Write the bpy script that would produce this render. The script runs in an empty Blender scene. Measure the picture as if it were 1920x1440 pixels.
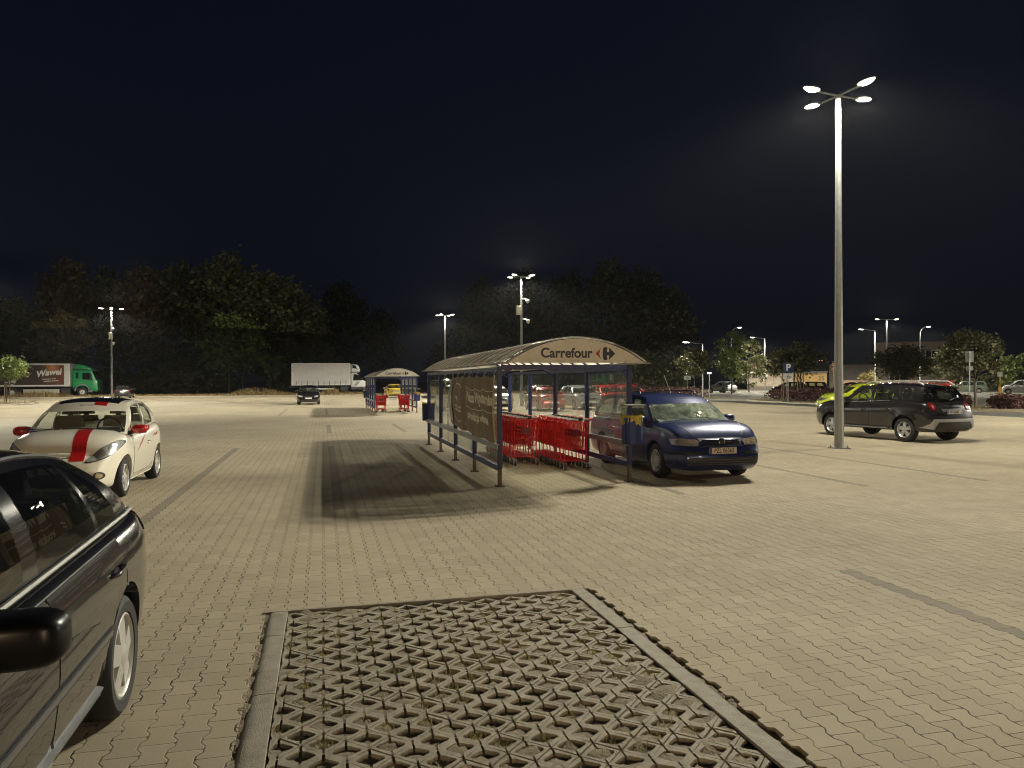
import bpy, bmesh, math, random
from math import sin, cos, pi, radians, sqrt, atan2
from mathutils import Vector, Matrix
from mathutils.bvhtree import BVHTree
SC = bpy.context.scene
COL = SC.collection
rnd = random.Random(7)

# ---------------------------------------------------------------- camera
YAW, PITCH, ROLL, FPX, EYE = radians(14.04), math.atan(6 / 1420), radians(0.25), 1420.0, 1.75
F_ = Vector((sin(YAW) * cos(PITCH), cos(YAW) * cos(PITCH), -sin(PITCH)))
R0_ = Vector((cos(YAW), -sin(YAW), 0)); U0_ = R0_.cross(F_)
R_ = R0_ * cos(ROLL) - U0_ * sin(ROLL); U_ = U0_ * cos(ROLL) + R0_ * sin(ROLL)
cam = bpy.data.objects.new('camera', bpy.data.cameras.new('camera')); COL.objects.link(cam)
M = Matrix((R_, U_, -F_)).transposed().to_4x4(); M.translation = (0, 0, EYE)
cam.matrix_world = M
cam.data.sensor_width = 36; cam.data.lens = FPX / 1920 * 36
cam.data.clip_start = 0.05; cam.data.clip_end = 3000
SC.camera = cam

def gpt(u, v, z=0.0):
    "ground point seen at a photograph pixel"
    r = F_ + R_ * ((u - 960) / FPX) - U_ * ((v - 720) / FPX)
    return Vector((0, 0, EYE)) + r * ((z - EYE) / r.z)
def dpt(u, d, v=715):
    "ground point under a pixel column at depth d"
    r = F_ + R_ * ((u - 960) / FPX) - U_ * ((v - 720) / FPX)
    p = Vector((0, 0, EYE)) + r * d
    return Vector((p.x, p.y, 0))

# ---------------------------------------------------------------- world: clear night sky
W = bpy.data.worlds.new('World'); SC.world = W; W.use_nodes = True
nt = W.node_tree; nt.nodes.clear()
wo = nt.nodes.new('ShaderNodeOutputWorld'); bg = nt.nodes.new('ShaderNodeBackground')
tc = nt.nodes.new('ShaderNodeTexCoord'); sx = nt.nodes.new('ShaderNodeSeparateXYZ'); cr = nt.nodes.new('ShaderNodeValToRGB')
cr.color_ramp.elements[0].position = 0.0; cr.color_ramp.elements[0].color = (0.0018, 0.0022, 0.0036, 1)
cr.color_ramp.elements[1].position = 0.45; cr.color_ramp.elements[1].color = (0.0019, 0.0028, 0.0074, 1)
e = cr.color_ramp.elements.new(0.12); e.color = (0.0018, 0.0025, 0.0060, 1)
nt.links.new(tc.outputs['Generated'], sx.inputs[0]); nt.links.new(sx.outputs['Z'], cr.inputs[0])
nt.links.new(cr.outputs[0], bg.inputs['Color']); nt.links.new(bg.outputs[0], wo.inputs[0])
bg.inputs['Strength'].default_value = 1.0
SC.view_settings.view_transform = 'Standard'; SC.view_settings.look = 'None'
SC.view_settings.exposure = 0.35; SC.view_settings.gamma = 1.0
SC.render.engine = 'CYCLES'
SC.cycles.use_denoising = True
HAZE = 0.0001
SC.cycles.filter_width = 1.05
SC.cycles.max_bounces = 8; SC.cycles.transparent_max_bounces = 24
SC.cycles.sample_clamp_indirect = 3.0

# ---------------------------------------------------------------- materials
MATS = {}
def newmat(name):
    m = bpy.data.materials.new(name); m.use_nodes = True
    n = m.node_tree; n.nodes.clear()
    o = n.nodes.new('ShaderNodeOutputMaterial')
    return m, n, o
def nd(n, t, **kw):
    x = n.nodes.new(t)
    for k, v in kw.items():
        if k.startswith('i_'):
            key = k[2:]
            x.inputs[int(key) if key.isdigit() else key.replace('_', ' ')].default_value = v
        else: setattr(x, k, v)
    return x
def math_(n, op, a, b=None, c=None):
    x = n.nodes.new('ShaderNodeMath'); x.operation = op
    for i, q in enumerate((a, b, c)):
        if q is None: continue
        if isinstance(q, (int, float)): x.inputs[i].default_value = q
        else: n.links.new(q, x.inputs[i])
    return x.outputs[0]
def mixc(n, fac, a, b, mode='MIX'):
    x = n.nodes.new('ShaderNodeMix'); x.data_type = 'RGBA'; x.blend_type = mode
    for i, q in ((0, fac), (6, a), (7, b)):
        if isinstance(q, (int, float)): x.inputs[i].default_value = q
        elif isinstance(q, (tuple, list)): x.inputs[i].default_value = (*q[:3], 1)
        else: n.links.new(q, x.inputs[i])
    return x.outputs[2]
def P(name, col, rough=0.5, metal=0.0, coat=0.0, var=0.15, scale=6.0, bump=0.0, bscale=60.0, spec=0.5, dirt=None, dirtamt=0.0, crough=0.03):
    if name in MATS: return MATS[name]
    m, n, o = newmat(name); L = n.links.new
    b = nd(n, 'ShaderNodeBsdfPrincipled'); L(b.outputs[0], o.inputs[0])
    b.inputs['Metallic'].default_value = metal
    b.inputs['Coat Weight'].default_value = coat; b.inputs['Coat Roughness'].default_value = crough
    b.inputs['Specular IOR Level'].default_value = spec
    t = nd(n, 'ShaderNodeTexCoord'); nz = nd(n, 'ShaderNodeTexNoise', i_Scale=scale, i_Detail=5.0)
    L(t.outputs['Object'], nz.inputs['Vector'])
    f = math_(n, 'MULTIPLY_ADD', nz.outputs['Fac'], 2 * var, 1 - var)
    c = mixc(n, 1.0, col, (1, 1, 1), 'MULTIPLY')
    mx = n.nodes.new('ShaderNodeVectorMath'); mx.operation = 'SCALE'; mx.inputs[0].default_value = col[:3]; L(f, mx.inputs['Scale'])
    cout = mx.outputs[0]
    if dirt:
        n2 = nd(n, 'ShaderNodeTexNoise', i_Scale=scale * 2.3, i_Detail=8.0, i_Roughness=0.65); L(t.outputs['Object'], n2.inputs['Vector'])
        g = math_(n, 'MULTIPLY', math_(n, 'SMOOTH_MIN', math_(n, 'MAXIMUM', math_(n, 'MULTIPLY_ADD', n2.outputs['Fac'], 4.0, -1.7), 0.0), 1.0, 0.2), dirtamt)
        cout = mixc(n, g, cout, dirt)
    L(cout, b.inputs['Base Color'])
    r = math_(n, 'MULTIPLY_ADD', nz.outputs['Fac'], 0.25 * rough, rough * 0.87); L(r, b.inputs['Roughness'])
    if bump:
        nb = nd(n, 'ShaderNodeTexNoise', i_Scale=bscale, i_Detail=6.0); L(t.outputs['Object'], nb.inputs['Vector'])
        bp = nd(n, 'ShaderNodeBump', i_Strength=bump, i_Distance=0.01); L(nb.outputs['Fac'], bp.inputs['Height']); L(bp.outputs[0], b.inputs['Normal'])
    MATS[name] = m
    return m
def glassmat(name, tint, refl=1.0, dust=0.0, dustcol=(0.5, 0.5, 0.45), dscale=3.0, rough=0.0):
    if name in MATS: return MATS[name]
    m, n, o = newmat(name); L = n.links.new
    tr = nd(n, 'ShaderNodeBsdfTransparent', i_Color=(*tint, 1)); gl = nd(n, 'ShaderNodeBsdfGlossy', i_Roughness=rough)
    # thin pane: the same Schlick reflection from either side
    gm = nd(n, 'ShaderNodeNewGeometry'); dp = n.nodes.new('ShaderNodeVectorMath'); dp.operation = 'DOT_PRODUCT'; L(gm.outputs['Normal'], dp.inputs[0]); L(gm.outputs['Incoming'], dp.inputs[1])
    fr = math_(n, 'MULTIPLY_ADD', math_(n, 'POWER', math_(n, 'SUBTRACT', 1.0, math_(n, 'ABSOLUTE', dp.outputs['Value'])), 5.0), 0.90, 0.06)
    mx = nd(n, 'ShaderNodeMixShader'); L(math_(n, 'MINIMUM', math_(n, 'MULTIPLY', fr, refl), 1.0), mx.inputs[0]); L(tr.outputs[0], mx.inputs[1]); L(gl.outputs[0], mx.inputs[2])
    out = mx.outputs[0]
    if dust:
        df = nd(n, 'ShaderNodeBsdfDiffuse', i_Color=(*dustcol, 1)); tl = nd(n, 'ShaderNodeBsdfTranslucent', i_Color=(*dustcol, 1))
        ad = nd(n, 'ShaderNodeMixShader', i_0=0.4); L(df.outputs[0], ad.inputs[1]); L(tl.outputs[0], ad.inputs[2])
        t = nd(n, 'ShaderNodeTexCoord'); mp = nd(n, 'ShaderNodeMapping'); mp.inputs['Scale'].default_value = (1, 1, 0.25)
        L(t.outputs['Object'], mp.inputs[0])
        nz = nd(n, 'ShaderNodeTexNoise', i_Scale=dscale, i_Detail=9.0, i_Roughness=0.7); L(mp.outputs[0], nz.inputs['Vector'])
        f = math_(n, 'MULTIPLY', math_(n, 'MAXIMUM', math_(n, 'MULTIPLY_ADD', nz.outputs['Fac'], 3.0, -0.7), 0.25), dust)
        m2 = nd(n, 'ShaderNodeMixShader'); L(f, m2.inputs[0]); L(out, m2.inputs[1]); L(ad.outputs[0], m2.inputs[2]); out = m2.outputs[0]
    L(out, o.inputs[0]); MATS[name] = m
    return m
def emis(name, col, s):
    if name in MATS: return MATS[name]
    m, n, o = newmat(name); em = nd(n, 'ShaderNodeEmission', i_Color=(*col, 1), i_Strength=s); n.links.new(em.outputs[0], o.inputs[0]); MATS[name] = m
    return m
def leafmat(name, c1, c2):
    if name in MATS: return MATS[name]
    m, n, o = newmat(name); L = n.links.new
    g = nd(n, 'ShaderNodeNewGeometry'); t = nd(n, 'ShaderNodeTexCoord'); nz = nd(n, 'ShaderNodeTexNoise', i_Scale=0.6, i_Detail=3.0); L(t.outputs['Object'], nz.inputs[0])
    f = math_(n, 'ADD', math_(n, 'MULTIPLY', g.outputs['Random Per Island'], 0.6), math_(n, 'MULTIPLY', nz.outputs['Fac'], 0.5))
    c = mixc(n, f, c1, c2)
    d = nd(n, 'ShaderNodeBsdfPrincipled', i_Roughness=0.6); L(c, d.inputs['Base Color']); tl = nd(n, 'ShaderNodeBsdfTranslucent'); L(c, tl.inputs[0])
    mx = nd(n, 'ShaderNodeMixShader', i_0=0.3); L(d.outputs[0], mx.inputs[1]); L(tl.outputs[0], mx.inputs[2]); L(mx.outputs[0], o.inputs[0]); MATS[name] = m
    return m

# ---------------------------------------------------------------- mesh helpers
def frame(d, up=None):
    d = d.normalized(); up = up or (Vector((0, 0, 1)) if abs(d.z) < 0.95 else Vector((1, 0, 0)))
    a = d.cross(up).normalized(); return a, a.cross(d).normalized()
class MB:
    def __init__(s): s.v = []; s.f = []; s.m = []; s.cur = 0
    def add(s, vs, fs, mi=None):
        o = len(s.v); s.v += [tuple(q) for q in vs]; s.f += [tuple(i + o for i in f) for f in fs]; s.m += [s.cur if mi is None else mi] * len(fs)
    def box(s, c, d, rot=0.0, mi=None, taper=None):
        c = Vector(c); x, y, z = d[0] / 2, d[1] / 2, d[2] / 2; R = Matrix.Rotation(rot, 3, 'Z'); k = taper or (1, 1)
        vs = [c + R @ Vector((a * x * (k[0] if q > 0 else 1), b * y * (k[1] if q > 0 else 1), q * z)) for q in (-1, 1) for a, b in ((-1, -1), (1, -1), (1, 1), (-1, 1))]
        s.add(vs, [(3, 2, 1, 0), (4, 5, 6, 7), (0, 1, 5, 4), (1, 2, 6, 5), (2, 3, 7, 6), (3, 0, 4, 7)], mi)
    def bar(s, p, q, w, h=None, up=None, mi=None):
        p, q = Vector(p), Vector(q); h = h or w; a, b = frame(q - p, up); a = a * w / 2; b = b * h / 2
        s.add([p - a - b, p + a - b, p + a + b, p - a + b, q - a - b, q + a - b, q + a + b, q - a + b], [(3, 2, 1, 0), (4, 5, 6, 7), (0, 1, 5, 4), (1, 2, 6, 5), (2, 3, 7, 6), (3, 0, 4, 7)], mi)
    def tube(s, pts, r, n=8, mi=None, caps=True):
        pts = [Vector(p) for p in pts]; rs = r if isinstance(r, (list, tuple)) else [r] * len(pts); vs = []; A = None
        for i, p in enumerate(pts):
            d = (pts[min(i + 1, len(pts) - 1)] - pts[max(i - 1, 0)]).normalized()
            if A is None: A, B = frame(d)
            else: A = (A - d * A.dot(d)).normalized(); B = A.cross(d)
            vs += [p + (A * cos(2 * pi * k / n) + B * sin(2 * pi * k / n)) * rs[i] for k in range(n)]
        fs = [(i * n + k, i * n + (k + 1) % n, (i + 1) * n + (k + 1) % n, (i + 1) * n + k) for i in range(len(pts) - 1) for k in range(n)]
        if caps: fs += [tuple(range(n))[::-1], tuple((len(pts) - 1) * n + k for k in range(n))]
        s.add(vs, fs, mi)
    def lathe(s, prof, c=(0, 0, 0), axis='Z', n=24, mi=None):
        c = Vector(c); vs = []
        for r, z in prof:
            for k in range(n):
                a = 2 * pi * k / n; p = (r * cos(a), r * sin(a), z)
                vs.append(c + Vector(p if axis == 'Z' else (p[0], p[2], p[1]) if axis == 'Y' else (p[2], p[0], p[1])))
        m = len(prof)
        s.add(vs, [(i * n + k, i * n + (k + 1) % n, (i + 1) * n + (k + 1) % n, (i + 1) * n + k) for i in range(m - 1) for k in range(n)], mi)
    def prism(s, poly, a, b, to3, mi=None):
        "extrude a 2D polygon between offsets a and b; to3(u, v, w) -> point"
        n = len(poly); s.add([to3(u, v, a) for u, v in poly] + [to3(u, v, b) for u, v in poly], [tuple(range(n))[::-1], tuple(range(n, 2 * n))] + [(i, (i + 1) % n, n + (i + 1) % n, n + i) for i in range(n)], mi)
    def grid(s, fn, nu, nv, mi=None):
        s.add([fn(i / nu, j / nv) for j in range(nv + 1) for i in range(nu + 1)], [(j * (nu + 1) + i, j * (nu + 1) + i + 1, (j + 1) * (nu + 1) + i + 1, (j + 1) * (nu + 1) + i) for j in range(nv) for i in range(nu)], mi)
    def build(s, name, mats, parent=None, smooth=None, bevel=0.0, fix=True, seg=2):
        me = bpy.data.meshes.new(name); me.from_pydata(s.v, [], s.f)
        for m in (mats if isinstance(mats, (list, tuple)) else [mats]): me.materials.append(m)
        me.polygons.foreach_set('material_index', s.m)
        if fix or bevel:
            bm = bmesh.new(); bm.from_mesh(me)
            if fix: bmesh.ops.recalc_face_normals(bm, faces=bm.faces)
            if bevel:
                ed = [e for e in bm.edges if len(e.link_faces) == 2 and e.calc_face_angle(0) > 0.5]
                bmesh.ops.bevel(bm, geom=ed, offset=bevel, segments=seg, affect='EDGES', profile=0.5, clamp_overlap=True)
            bm.to_mesh(me); bm.free()
        if smooth is not None:
            me.polygons.foreach_set('use_smooth', [True] * len(me.polygons)); me.set_sharp_from_angle(angle=radians(smooth))
        me.update()
        return link(name, me, parent)
def link(name, me, parent=None):
    o = bpy.data.objects.new(name, me); COL.objects.link(o)
    if parent: o.parent = parent
    return o
def tag(o, label=None, cat=None, group=None, kind=None):
    for k, v in (('label', label), ('category', cat), ('group', group), ('kind', kind)):
        if v: o[k] = v
    return o
def empty(name, loc=(0, 0, 0), rz=0.0, label=None, cat=None, group=None, sc=1.0):
    o = bpy.data.objects.new(name, None); COL.objects.link(o); o.location = loc; o.rotation_euler = (0, 0, rz); o.empty_display_size = 0.2
    o.scale = (sc, sc, sc)
    return tag(o, label, cat, group)
def copy_tree(o, parent=None):
    c = o.copy(); COL.objects.link(c); c.parent = parent
    for ch in [x for x in SC.objects if x.parent == o and x != c]: copy_tree(ch, c)
    return c
def text_mesh(body, size, bold=0.0, ext=0.0, align='CENTER', shear=0.0, sx=1.0):
    cu = bpy.data.curves.new('lettering', 'FONT'); cu.body = body; cu.size = size; cu.offset = bold; cu.extrude = ext; cu.align_x = align; cu.align_y = 'CENTER'; cu.shear = shear; cu.resolution_u = 6
    o = bpy.data.objects.new('lettering', cu); COL.objects.link(o)
    me = bpy.data.meshes.new_from_object(o.evaluated_get(bpy.context.evaluated_depsgraph_get()))
    bpy.data.objects.remove(o); bpy.data.curves.remove(cu)
    if sx != 1.0:
        for v in me.vertices: v.co.x *= sx
    return me
def text_obj(name, body, size, mat, parent, mtx, **kw):
    me = text_mesh(body, size, **kw); me.materials.clear(); me.materials.append(mat)
    for p in me.polygons: p.material_index = 0
    o = link(name, me, parent); o.matrix_local = mtx
    return o
def basis(x, y, loc):
    x, y = Vector(x).normalized(), Vector(y).normalized(); m = Matrix((x, y, x.cross(y))).transposed().to_4x4(); m.translation = loc
    return m
def chaikin(poly, n=2):
    for _ in range(n):
        q = []
        for i, (a, b) in enumerate(poly):
            c, d = poly[(i + 1) % len(poly)]; q += [(a * .75 + c * .25, b * .75 + d * .25), (a * .25 + c * .75, b * .25 + d * .75)]
        poly = q
    return poly
# ---------------------------------------------------------------- shared materials
M_RUB = P('rubber', (0.018, 0.018, 0.018), 0.75, bump=0.2, bscale=120)
M_BLK = P('black_plastic', (0.02, 0.02, 0.021), 0.5)
M_DRK = P('dark_interior', (0.018, 0.018, 0.02), 0.85)
M_SIL = P('alloy', (0.55, 0.55, 0.54), 0.3, metal=0.75)
M_HUB = P('hubcap_paint', (0.45, 0.45, 0.44), 0.42, metal=0.3)
M_CHR = P('chrome', (0.75, 0.75, 0.74), 0.12, metal=1.0)
M_LMP = P('headlamp', (0.42, 0.42, 0.39), 0.2, metal=0.35, coat=1.0, var=0.6, scale=24)
M_AMB = P('amber_lamp', (0.46, 0.36, 0.22), 0.2, metal=0.3, coat=1.0, var=0.7, scale=40)
M_RED = P('tail_lamp', (0.15, 0.008, 0.009), 0.2, coat=1.0, var=0.5, scale=30)
M_PLT = P('plate_white', (0.62, 0.60, 0.56), 0.45)
M_INK = P('plate_ink', (0.02, 0.02, 0.02), 0.5)
M_EUB = P('plate_blue', (0.02, 0.05, 0.3), 0.5)
M_GLS = glassmat('car_glass', (0.62, 0.66, 0.63), 1.0, 0.05, dscale=5)
M_GLT = glassmat('tinted_glass', (0.10, 0.12, 0.11), 1.0, 0.03)
M_SEAT = P('seat_cloth', (0.05, 0.047, 0.042), 0.9)
M_BEIGE = P('seat_beige', (0.15, 0.13, 0.105), 0.9)
M_LIN = P('lining_dark', (0.045, 0.043, 0.04), 0.9)
M_LINB = P('lining_beige', (0.22, 0.20, 0.165), 0.9)
M_GALV = P('galvanised', (0.33, 0.34, 0.33), 0.5, metal=0.35, var=0.3, scale=9, dirt=(0.25, 0.25, 0.24), dirtamt=0.5)
M_STEEL = P('steel', (0.45, 0.45, 0.44), 0.3, metal=0.9)
M_NAVY = P('navy_paint', (0.009, 0.018, 0.088), 0.42)
M_RUST = P('rusty_steel', (0.16, 0.11, 0.075), 0.7, var=0.5, scale=14)
M_CONC = P('concrete', (0.30, 0.265, 0.20), 0.85, var=0.2, scale=5, bump=0.5, bscale=120, dirt=(0.15, 0.13, 0.09), dirtamt=0.5)
M_BARK = P('bark', (0.07, 0.055, 0.04), 0.9, var=0.4, scale=10, bump=0.6, bscale=30)
# ---------------------------------------------------------------- ground, paving
def paving_material():
    m, n, o = newmat('paving_blocks'); L = n.links.new
    A, PX, PY = 0.0125, 0.1425, 0.2
    t = nd(n, 'ShaderNodeTexCoord'); s = nd(n, 'ShaderNodeSeparateXYZ'); L(t.outputs['Object'], s.inputs[0])
    nw = nd(n, 'ShaderNodeTexNoise', i_Scale=2.2, i_Detail=2.0); L(t.outputs['Object'], nw.inputs[0])
    wob = math_(n, 'MULTIPLY_ADD', nw.outputs['Fac'], 0.02, -0.01)
    X = math_(n, 'ADD', s.outputs['X'], wob); Y = math_(n, 'ADD', s.outputs['Y'], math_(n, 'MULTIPLY', X, 0.01))
    y = math_(n, 'MULTIPLY', Y, 1 / PY)
    tri = math_(n, 'MULTIPLY_ADD', math_(n, 'PINGPONG', math_(n, 'ADD', y, 0.25), 0.5), 4.0, -1.0)
    T = math_(n, 'MINIMUM', math_(n, 'MAXIMUM', math_(n, 'MULTIPLY', tri, 2.6), -1.0), 1.0)
    u = math_(n, 'MULTIPLY', X, 1 / PX); r = math_(n, 'ROUND', u)
    par = math_(n, 'PINGPONG', r, 1.0); sg = math_(n, 'MULTIPLY_ADD', par, -2.0, 1.0)
    e = math_(n, 'SUBTRACT', math_(n, 'MULTIPLY', math_(n, 'SUBTRACT', u, r), PX), math_(n, 'MULTIPLY', math_(n, 'MULTIPLY', sg, T), A))
    dx = math_(n, 'ABSOLUTE', e)
    col = math_(n, 'SUBTRACT', r, math_(n, 'LESS_THAN', e, 0.0))
    yj = math_(n, 'ADD', y, math_(n, 'MULTIPLY_ADD', math_(n, 'PINGPONG', col, 1.0), 0.5, 0.0))
    yj = math_(n, 'ADD', yj, 0.25)
    dy = math_(n, 'MULTIPLY', math_(n, 'PINGPONG', yj, 0.5), PY)
    row = math_(n, 'ROUND', yj); row = math_(n, 'FLOOR', yj)
    cv = nd(n, 'ShaderNodeCombineXYZ'); L(col, cv.inputs[0]); L(row, cv.inputs[1])
    wn = nd(n, 'ShaderNodeTexWhiteNoise', noise_dimensions='2D'); L(cv.outputs[0], wn.inputs['Vector'])
    # joint widths wander, so lines open and close over the floor
    nj = nd(n, 'ShaderNodeTexNoise', i_Scale=1.7, i_Detail=4.0); L(t.outputs['Object'], nj.inputs[0])
    wid = math_(n, 'MULTIPLY_ADD', nj.outputs['Fac'], 0.0095, -0.0036)
    def line(d, w): return math_(n, 'SUBTRACT', 1.0, math_(n, 'MINIMUM', math_(n, 'MAXIMUM', math_(n, 'DIVIDE', math_(n, 'SUBTRACT', d, w), 0.0022), 0.0), 1.0))
    jx = line(dx, wid); jy = math_(n, 'MULTIPLY', line(dy, math_(n, 'MULTIPLY', wid, 0.6)), 0.85)
    J = math_(n, 'MAXIMUM', jx, jy)
    corner = math_(n, 'MULTIPLY', math_(n, 'LESS_THAN', dx, 0.009), math_(n, 'LESS_THAN', dy, 0.008)); J = math_(n, 'MAXIMUM', J, math_(n, 'MULTIPLY', corner, 0.9))
    nk = nd(n, 'ShaderNodeTexNoise', i_Scale=6.0, i_Detail=3.0); L(t.outputs['Object'], nk.inputs[0])
    J = math_(n, 'MULTIPLY', J, math_(n, 'MINIMUM', math_(n, 'MAXIMUM', math_(n, 'MULTIPLY_ADD', nk.outputs['Fac'], 3.0, -0.6), 0.42), 1.0))
    # blocks of the bay lines are darker
    xc = math_(n, 'MULTIPLY', math_(n, 'ADD', col, 0.5), PX)
    def strip(x0, ya, yb):
        a = math_(n, 'LESS_THAN', math_(n, 'ABSOLUTE', math_(n, 'SUBTRACT', xc, x0)), PX / 2)
        b = math_(n, 'MULTIPLY', math_(n, 'GREATER_THAN', s.outputs['Y'], ya), math_(n, 'LESS_THAN', s.outputs['Y'], yb))
        return math_(n, 'MULTIPLY', a, b)
    dk = None
    for q in ((4.65, -20, 6.0), (7.15, -20, 6.0), (0.25, 10.6, 21.2), (-2.25, 10.2, 21.2), (-4.75, 10.6, 21.2), (5.3, 10.6, 21.2), (8.6, 10.6, 21.2), (11.1, 10.6, 21.2), (0.25, 26.4, 31.5), (2.75, 26.4, 31.5), (0.25, 41, 51), (-2.25, 41, 51)):
        k = strip(*q); dk = k if dk is None else math_(n, 'MAXIMUM', dk, k)
    v = math_(n, 'MULTIPLY_ADD', wn.outputs['Value'], 0.13, 0.935)
    n1 = nd(n, 'ShaderNodeTexNoise', i_Scale=0.22, i_Detail=6.0, i_Roughness=0.6); L(t.outputs['Object'], n1.inputs[0])
    n2 = nd(n, 'ShaderNodeTexNoise', i_Scale=1.1, i_Detail=7.0, i_Roughness=0.7); L(t.outputs['Object'], n2.inputs[0])
    n3 = nd(n, 'ShaderNodeTexNoise', i_Scale=150.0, i_Detail=3.0, i_Roughness=0.8); L(t.outputs['Object'], n3.inputs[0])
    v = math_(n, 'MULTIPLY', v, math_(n, 'MULTIPLY_ADD', n1.outputs['Fac'], 0.8, 0.6))
    v = math_(n, 'MULTIPLY', v, math_(n, 'MULTIPLY_ADD', n3.outputs['Fac'], 1.4, 0.3))
    st = math_(n, 'MINIMUM', math_(n, 'MAXIMUM', math_(n, 'MULTIPLY_ADD', n2.outputs['Fac'], 6.0, -3.75), 0.0), 1.0)
    # tyre rubber swept along the driving aisles
    mp = nd(n, 'ShaderNodeMapping'); mp.inputs['Scale'].default_value = (0.05, 0.75, 1); mp.inputs['Rotation'].default_value = (0, 0, 0.12); L(t.outputs['Object'], mp.inputs[0])
    n4 = nd(n, 'ShaderNodeTexNoise', i_Scale=1.3, i_Detail=5.0, i_Roughness=0.75); L(mp.outputs[0], n4.inputs[0])
    sk = math_(n, 'MINIMUM', math_(n, 'MAXIMUM', math_(n, 'MULTIPLY_ADD', n4.outputs['Fac'], 9.0, -5.6), 0.0), 1.0)
    v = math_(n, 'MULTIPLY', v, math_(n, 'SUBTRACT', 1.0, math_(n, 'MULTIPLY', sk, 0.26)))
    mx = n.nodes.new('ShaderNodeVectorMath'); mx.operation = 'SCALE'; mx.inputs[0].default_value = (0.355, 0.302, 0.215); L(v, mx.inputs['Scale'])
    c = mixc(n, math_(n, 'MULTIPLY', st, 0.5), mx.outputs[0], (0.16, 0.135, 0.09))
    # oil drips left by parked cars
    vo = nd(n, 'ShaderNodeTexVoronoi', i_Scale=0.55); wv = n.nodes.new('ShaderNodeVectorMath'); wv.operation = 'MULTIPLY_ADD'; L(n2.outputs['Color'], wv.inputs[0]); wv.inputs[1].default_value = (.5, .5, 0); L(t.outputs['Object'], wv.inputs[2]); L(wv.outputs[0], vo.inputs['Vector'])
    sc_ = nd(n, 'ShaderNodeSeparateColor'); L(vo.outputs['Color'], sc_.inputs[0])
    rad = math_(n, 'MULTIPLY', math_(n, 'POWER', sc_.outputs[0], 3.0), 0.22)
    oil = math_(n, 'MINIMUM', math_(n, 'MAXIMUM', math_(n, 'MULTIPLY', math_(n, 'SUBTRACT', rad, vo.outputs['Distance']), 9.0), 0.0), 1.0)
    c = mixc(n, math_(n, 'MULTIPLY', oil, 0.45), c, (0.09, 0.08, 0.06))
    c = mixc(n, math_(n, 'MULTIPLY', dk, 0.5), c, (0.10, 0.098, 0.09))
    c = mixc(n, J, c, (0.035, 0.029, 0.018))
    b = nd(n, 'ShaderNodeBsdfPrincipled'); L(c, b.inputs['Base Color'])
    L(math_(n, 'MULTIPLY_ADD', n2.outputs['Fac'], 0.15, 0.8), b.inputs['Roughness']); b.inputs['Specular IOR Level'].default_value = 0.15
    jw = math_(n, 'MAXIMUM', line(dx, 0.004), math_(n, 'MULTIPLY', line(dy, 0.002), 0.8))
    hgt = math_(n, 'ADD', math_(n, 'MULTIPLY', math_(n, 'MAXIMUM', J, math_(n, 'MULTIPLY', jw, 0.5)), -1.0), math_(n, 'ADD', math_(n, 'MULTIPLY', n3.outputs['Fac'], 0.25), math_(n, 'MULTIPLY', wn.outputs['Value'], 0.5)))
    bp = nd(n, 'ShaderNodeBump', i_Strength=0.7, i_Distance=0.004); L(hgt, bp.inputs['Height']); L(bp.outputs[0], b.inputs['Normal'])
    L(b.outputs[0], o.inputs[0]); return m
M_PAVE = paving_material()
M_SOIL = P('soil', (0.21, 0.17, 0.11), 0.95, var=0.6, scale=40, bump=1.0, bscale=70, dirt=(0.22, 0.175, 0.095), dirtamt=0.6)
M_VERGE = P('dry_verge', (0.15, 0.12, 0.065), 0.95, var=0.5, scale=1.2, bump=0.8, bscale=30, dirt=(0.07, 0.065, 0.03), dirtamt=0.7)
M_ASPH = P('asphalt', (0.06, 0.06, 0.055), 0.8, var=0.3, scale=0.8, bump=0.5, bscale=150, dirt=(0.10, 0.09, 0.07), dirtamt=0.5)
M_ASPL = P('worn_asphalt', (0.20, 0.185, 0.15), 0.8, var=0.25, scale=0.4, bump=0.4, bscale=120, dirt=(0.12, 0.11, 0.085), dirtamt=0.6)

b = MB(); b.add([(-1500, -300, -.14), (1500, -300, -.14), (1500, 2200, -.14), (-1500, 2200, -.14)], [(0, 1, 2, 3)])
tag(b.build('ground', M_VERGE), kind='structure')
# paving sheet, left open round the grass-paver bay; right rim keeps the toothed block edge
PX0, PX1, PYT, PYB = -0.425, 2.165, 6.02, -6.0
X0, X1, Y0, Y1 = -75.0, 30.5, -30.0, 96.5
edge = []
k = 0; y = PYB
while y < PYT - 0.05:
    for dy_, dx_ in ((0.0, 0.0), (0.07, 0.0), (0.085, 0.03), (0.17, 0.03), (0.185, 0.0)): edge.append((PX1 + dx_ + rnd.uniform(-.003, .003), y + dy_))
    y += 0.2
edge.append((PX1, PYT))
b = MB()
b.add([(X0, Y0, 0), (PX0, Y0, 0), (PX0, Y1, 0), (X0, Y1, 0)], [(0, 1, 2, 3)])
b.add([(PX0, Y0, 0), (PX1 + .2, Y0, 0), (PX1 + .2, PYB, 0), (PX0, PYB, 0)], [(0, 1, 2, 3)])
b.add([(PX0, PYT, 0), (PX1 + .2, PYT, 0), (PX1 + .2, Y1, 0), (PX0, Y1, 0)], [(0, 1, 2, 3)])
b.add([(PX1 + .2, Y0, 0), (X1, Y0, 0), (X1, Y1, 0), (PX1 + .2, Y1, 0)], [(0, 1, 2, 3)])
for i in range(len(edge) - 1):
    (xa, ya), (xb, yb) = edge[i], edge[i + 1]
    b.add([(xa, ya, 0), (PX1 + .2, ya, 0), (PX1 + .2, yb, 0), (xb, yb, 0)], [(0, 1, 2, 3)])
    b.add([(xa, ya, 0), (xb, yb, 0), (xb, yb, -.09), (xa, ya, -.09)], [(0, 1, 2, 3)])
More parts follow.
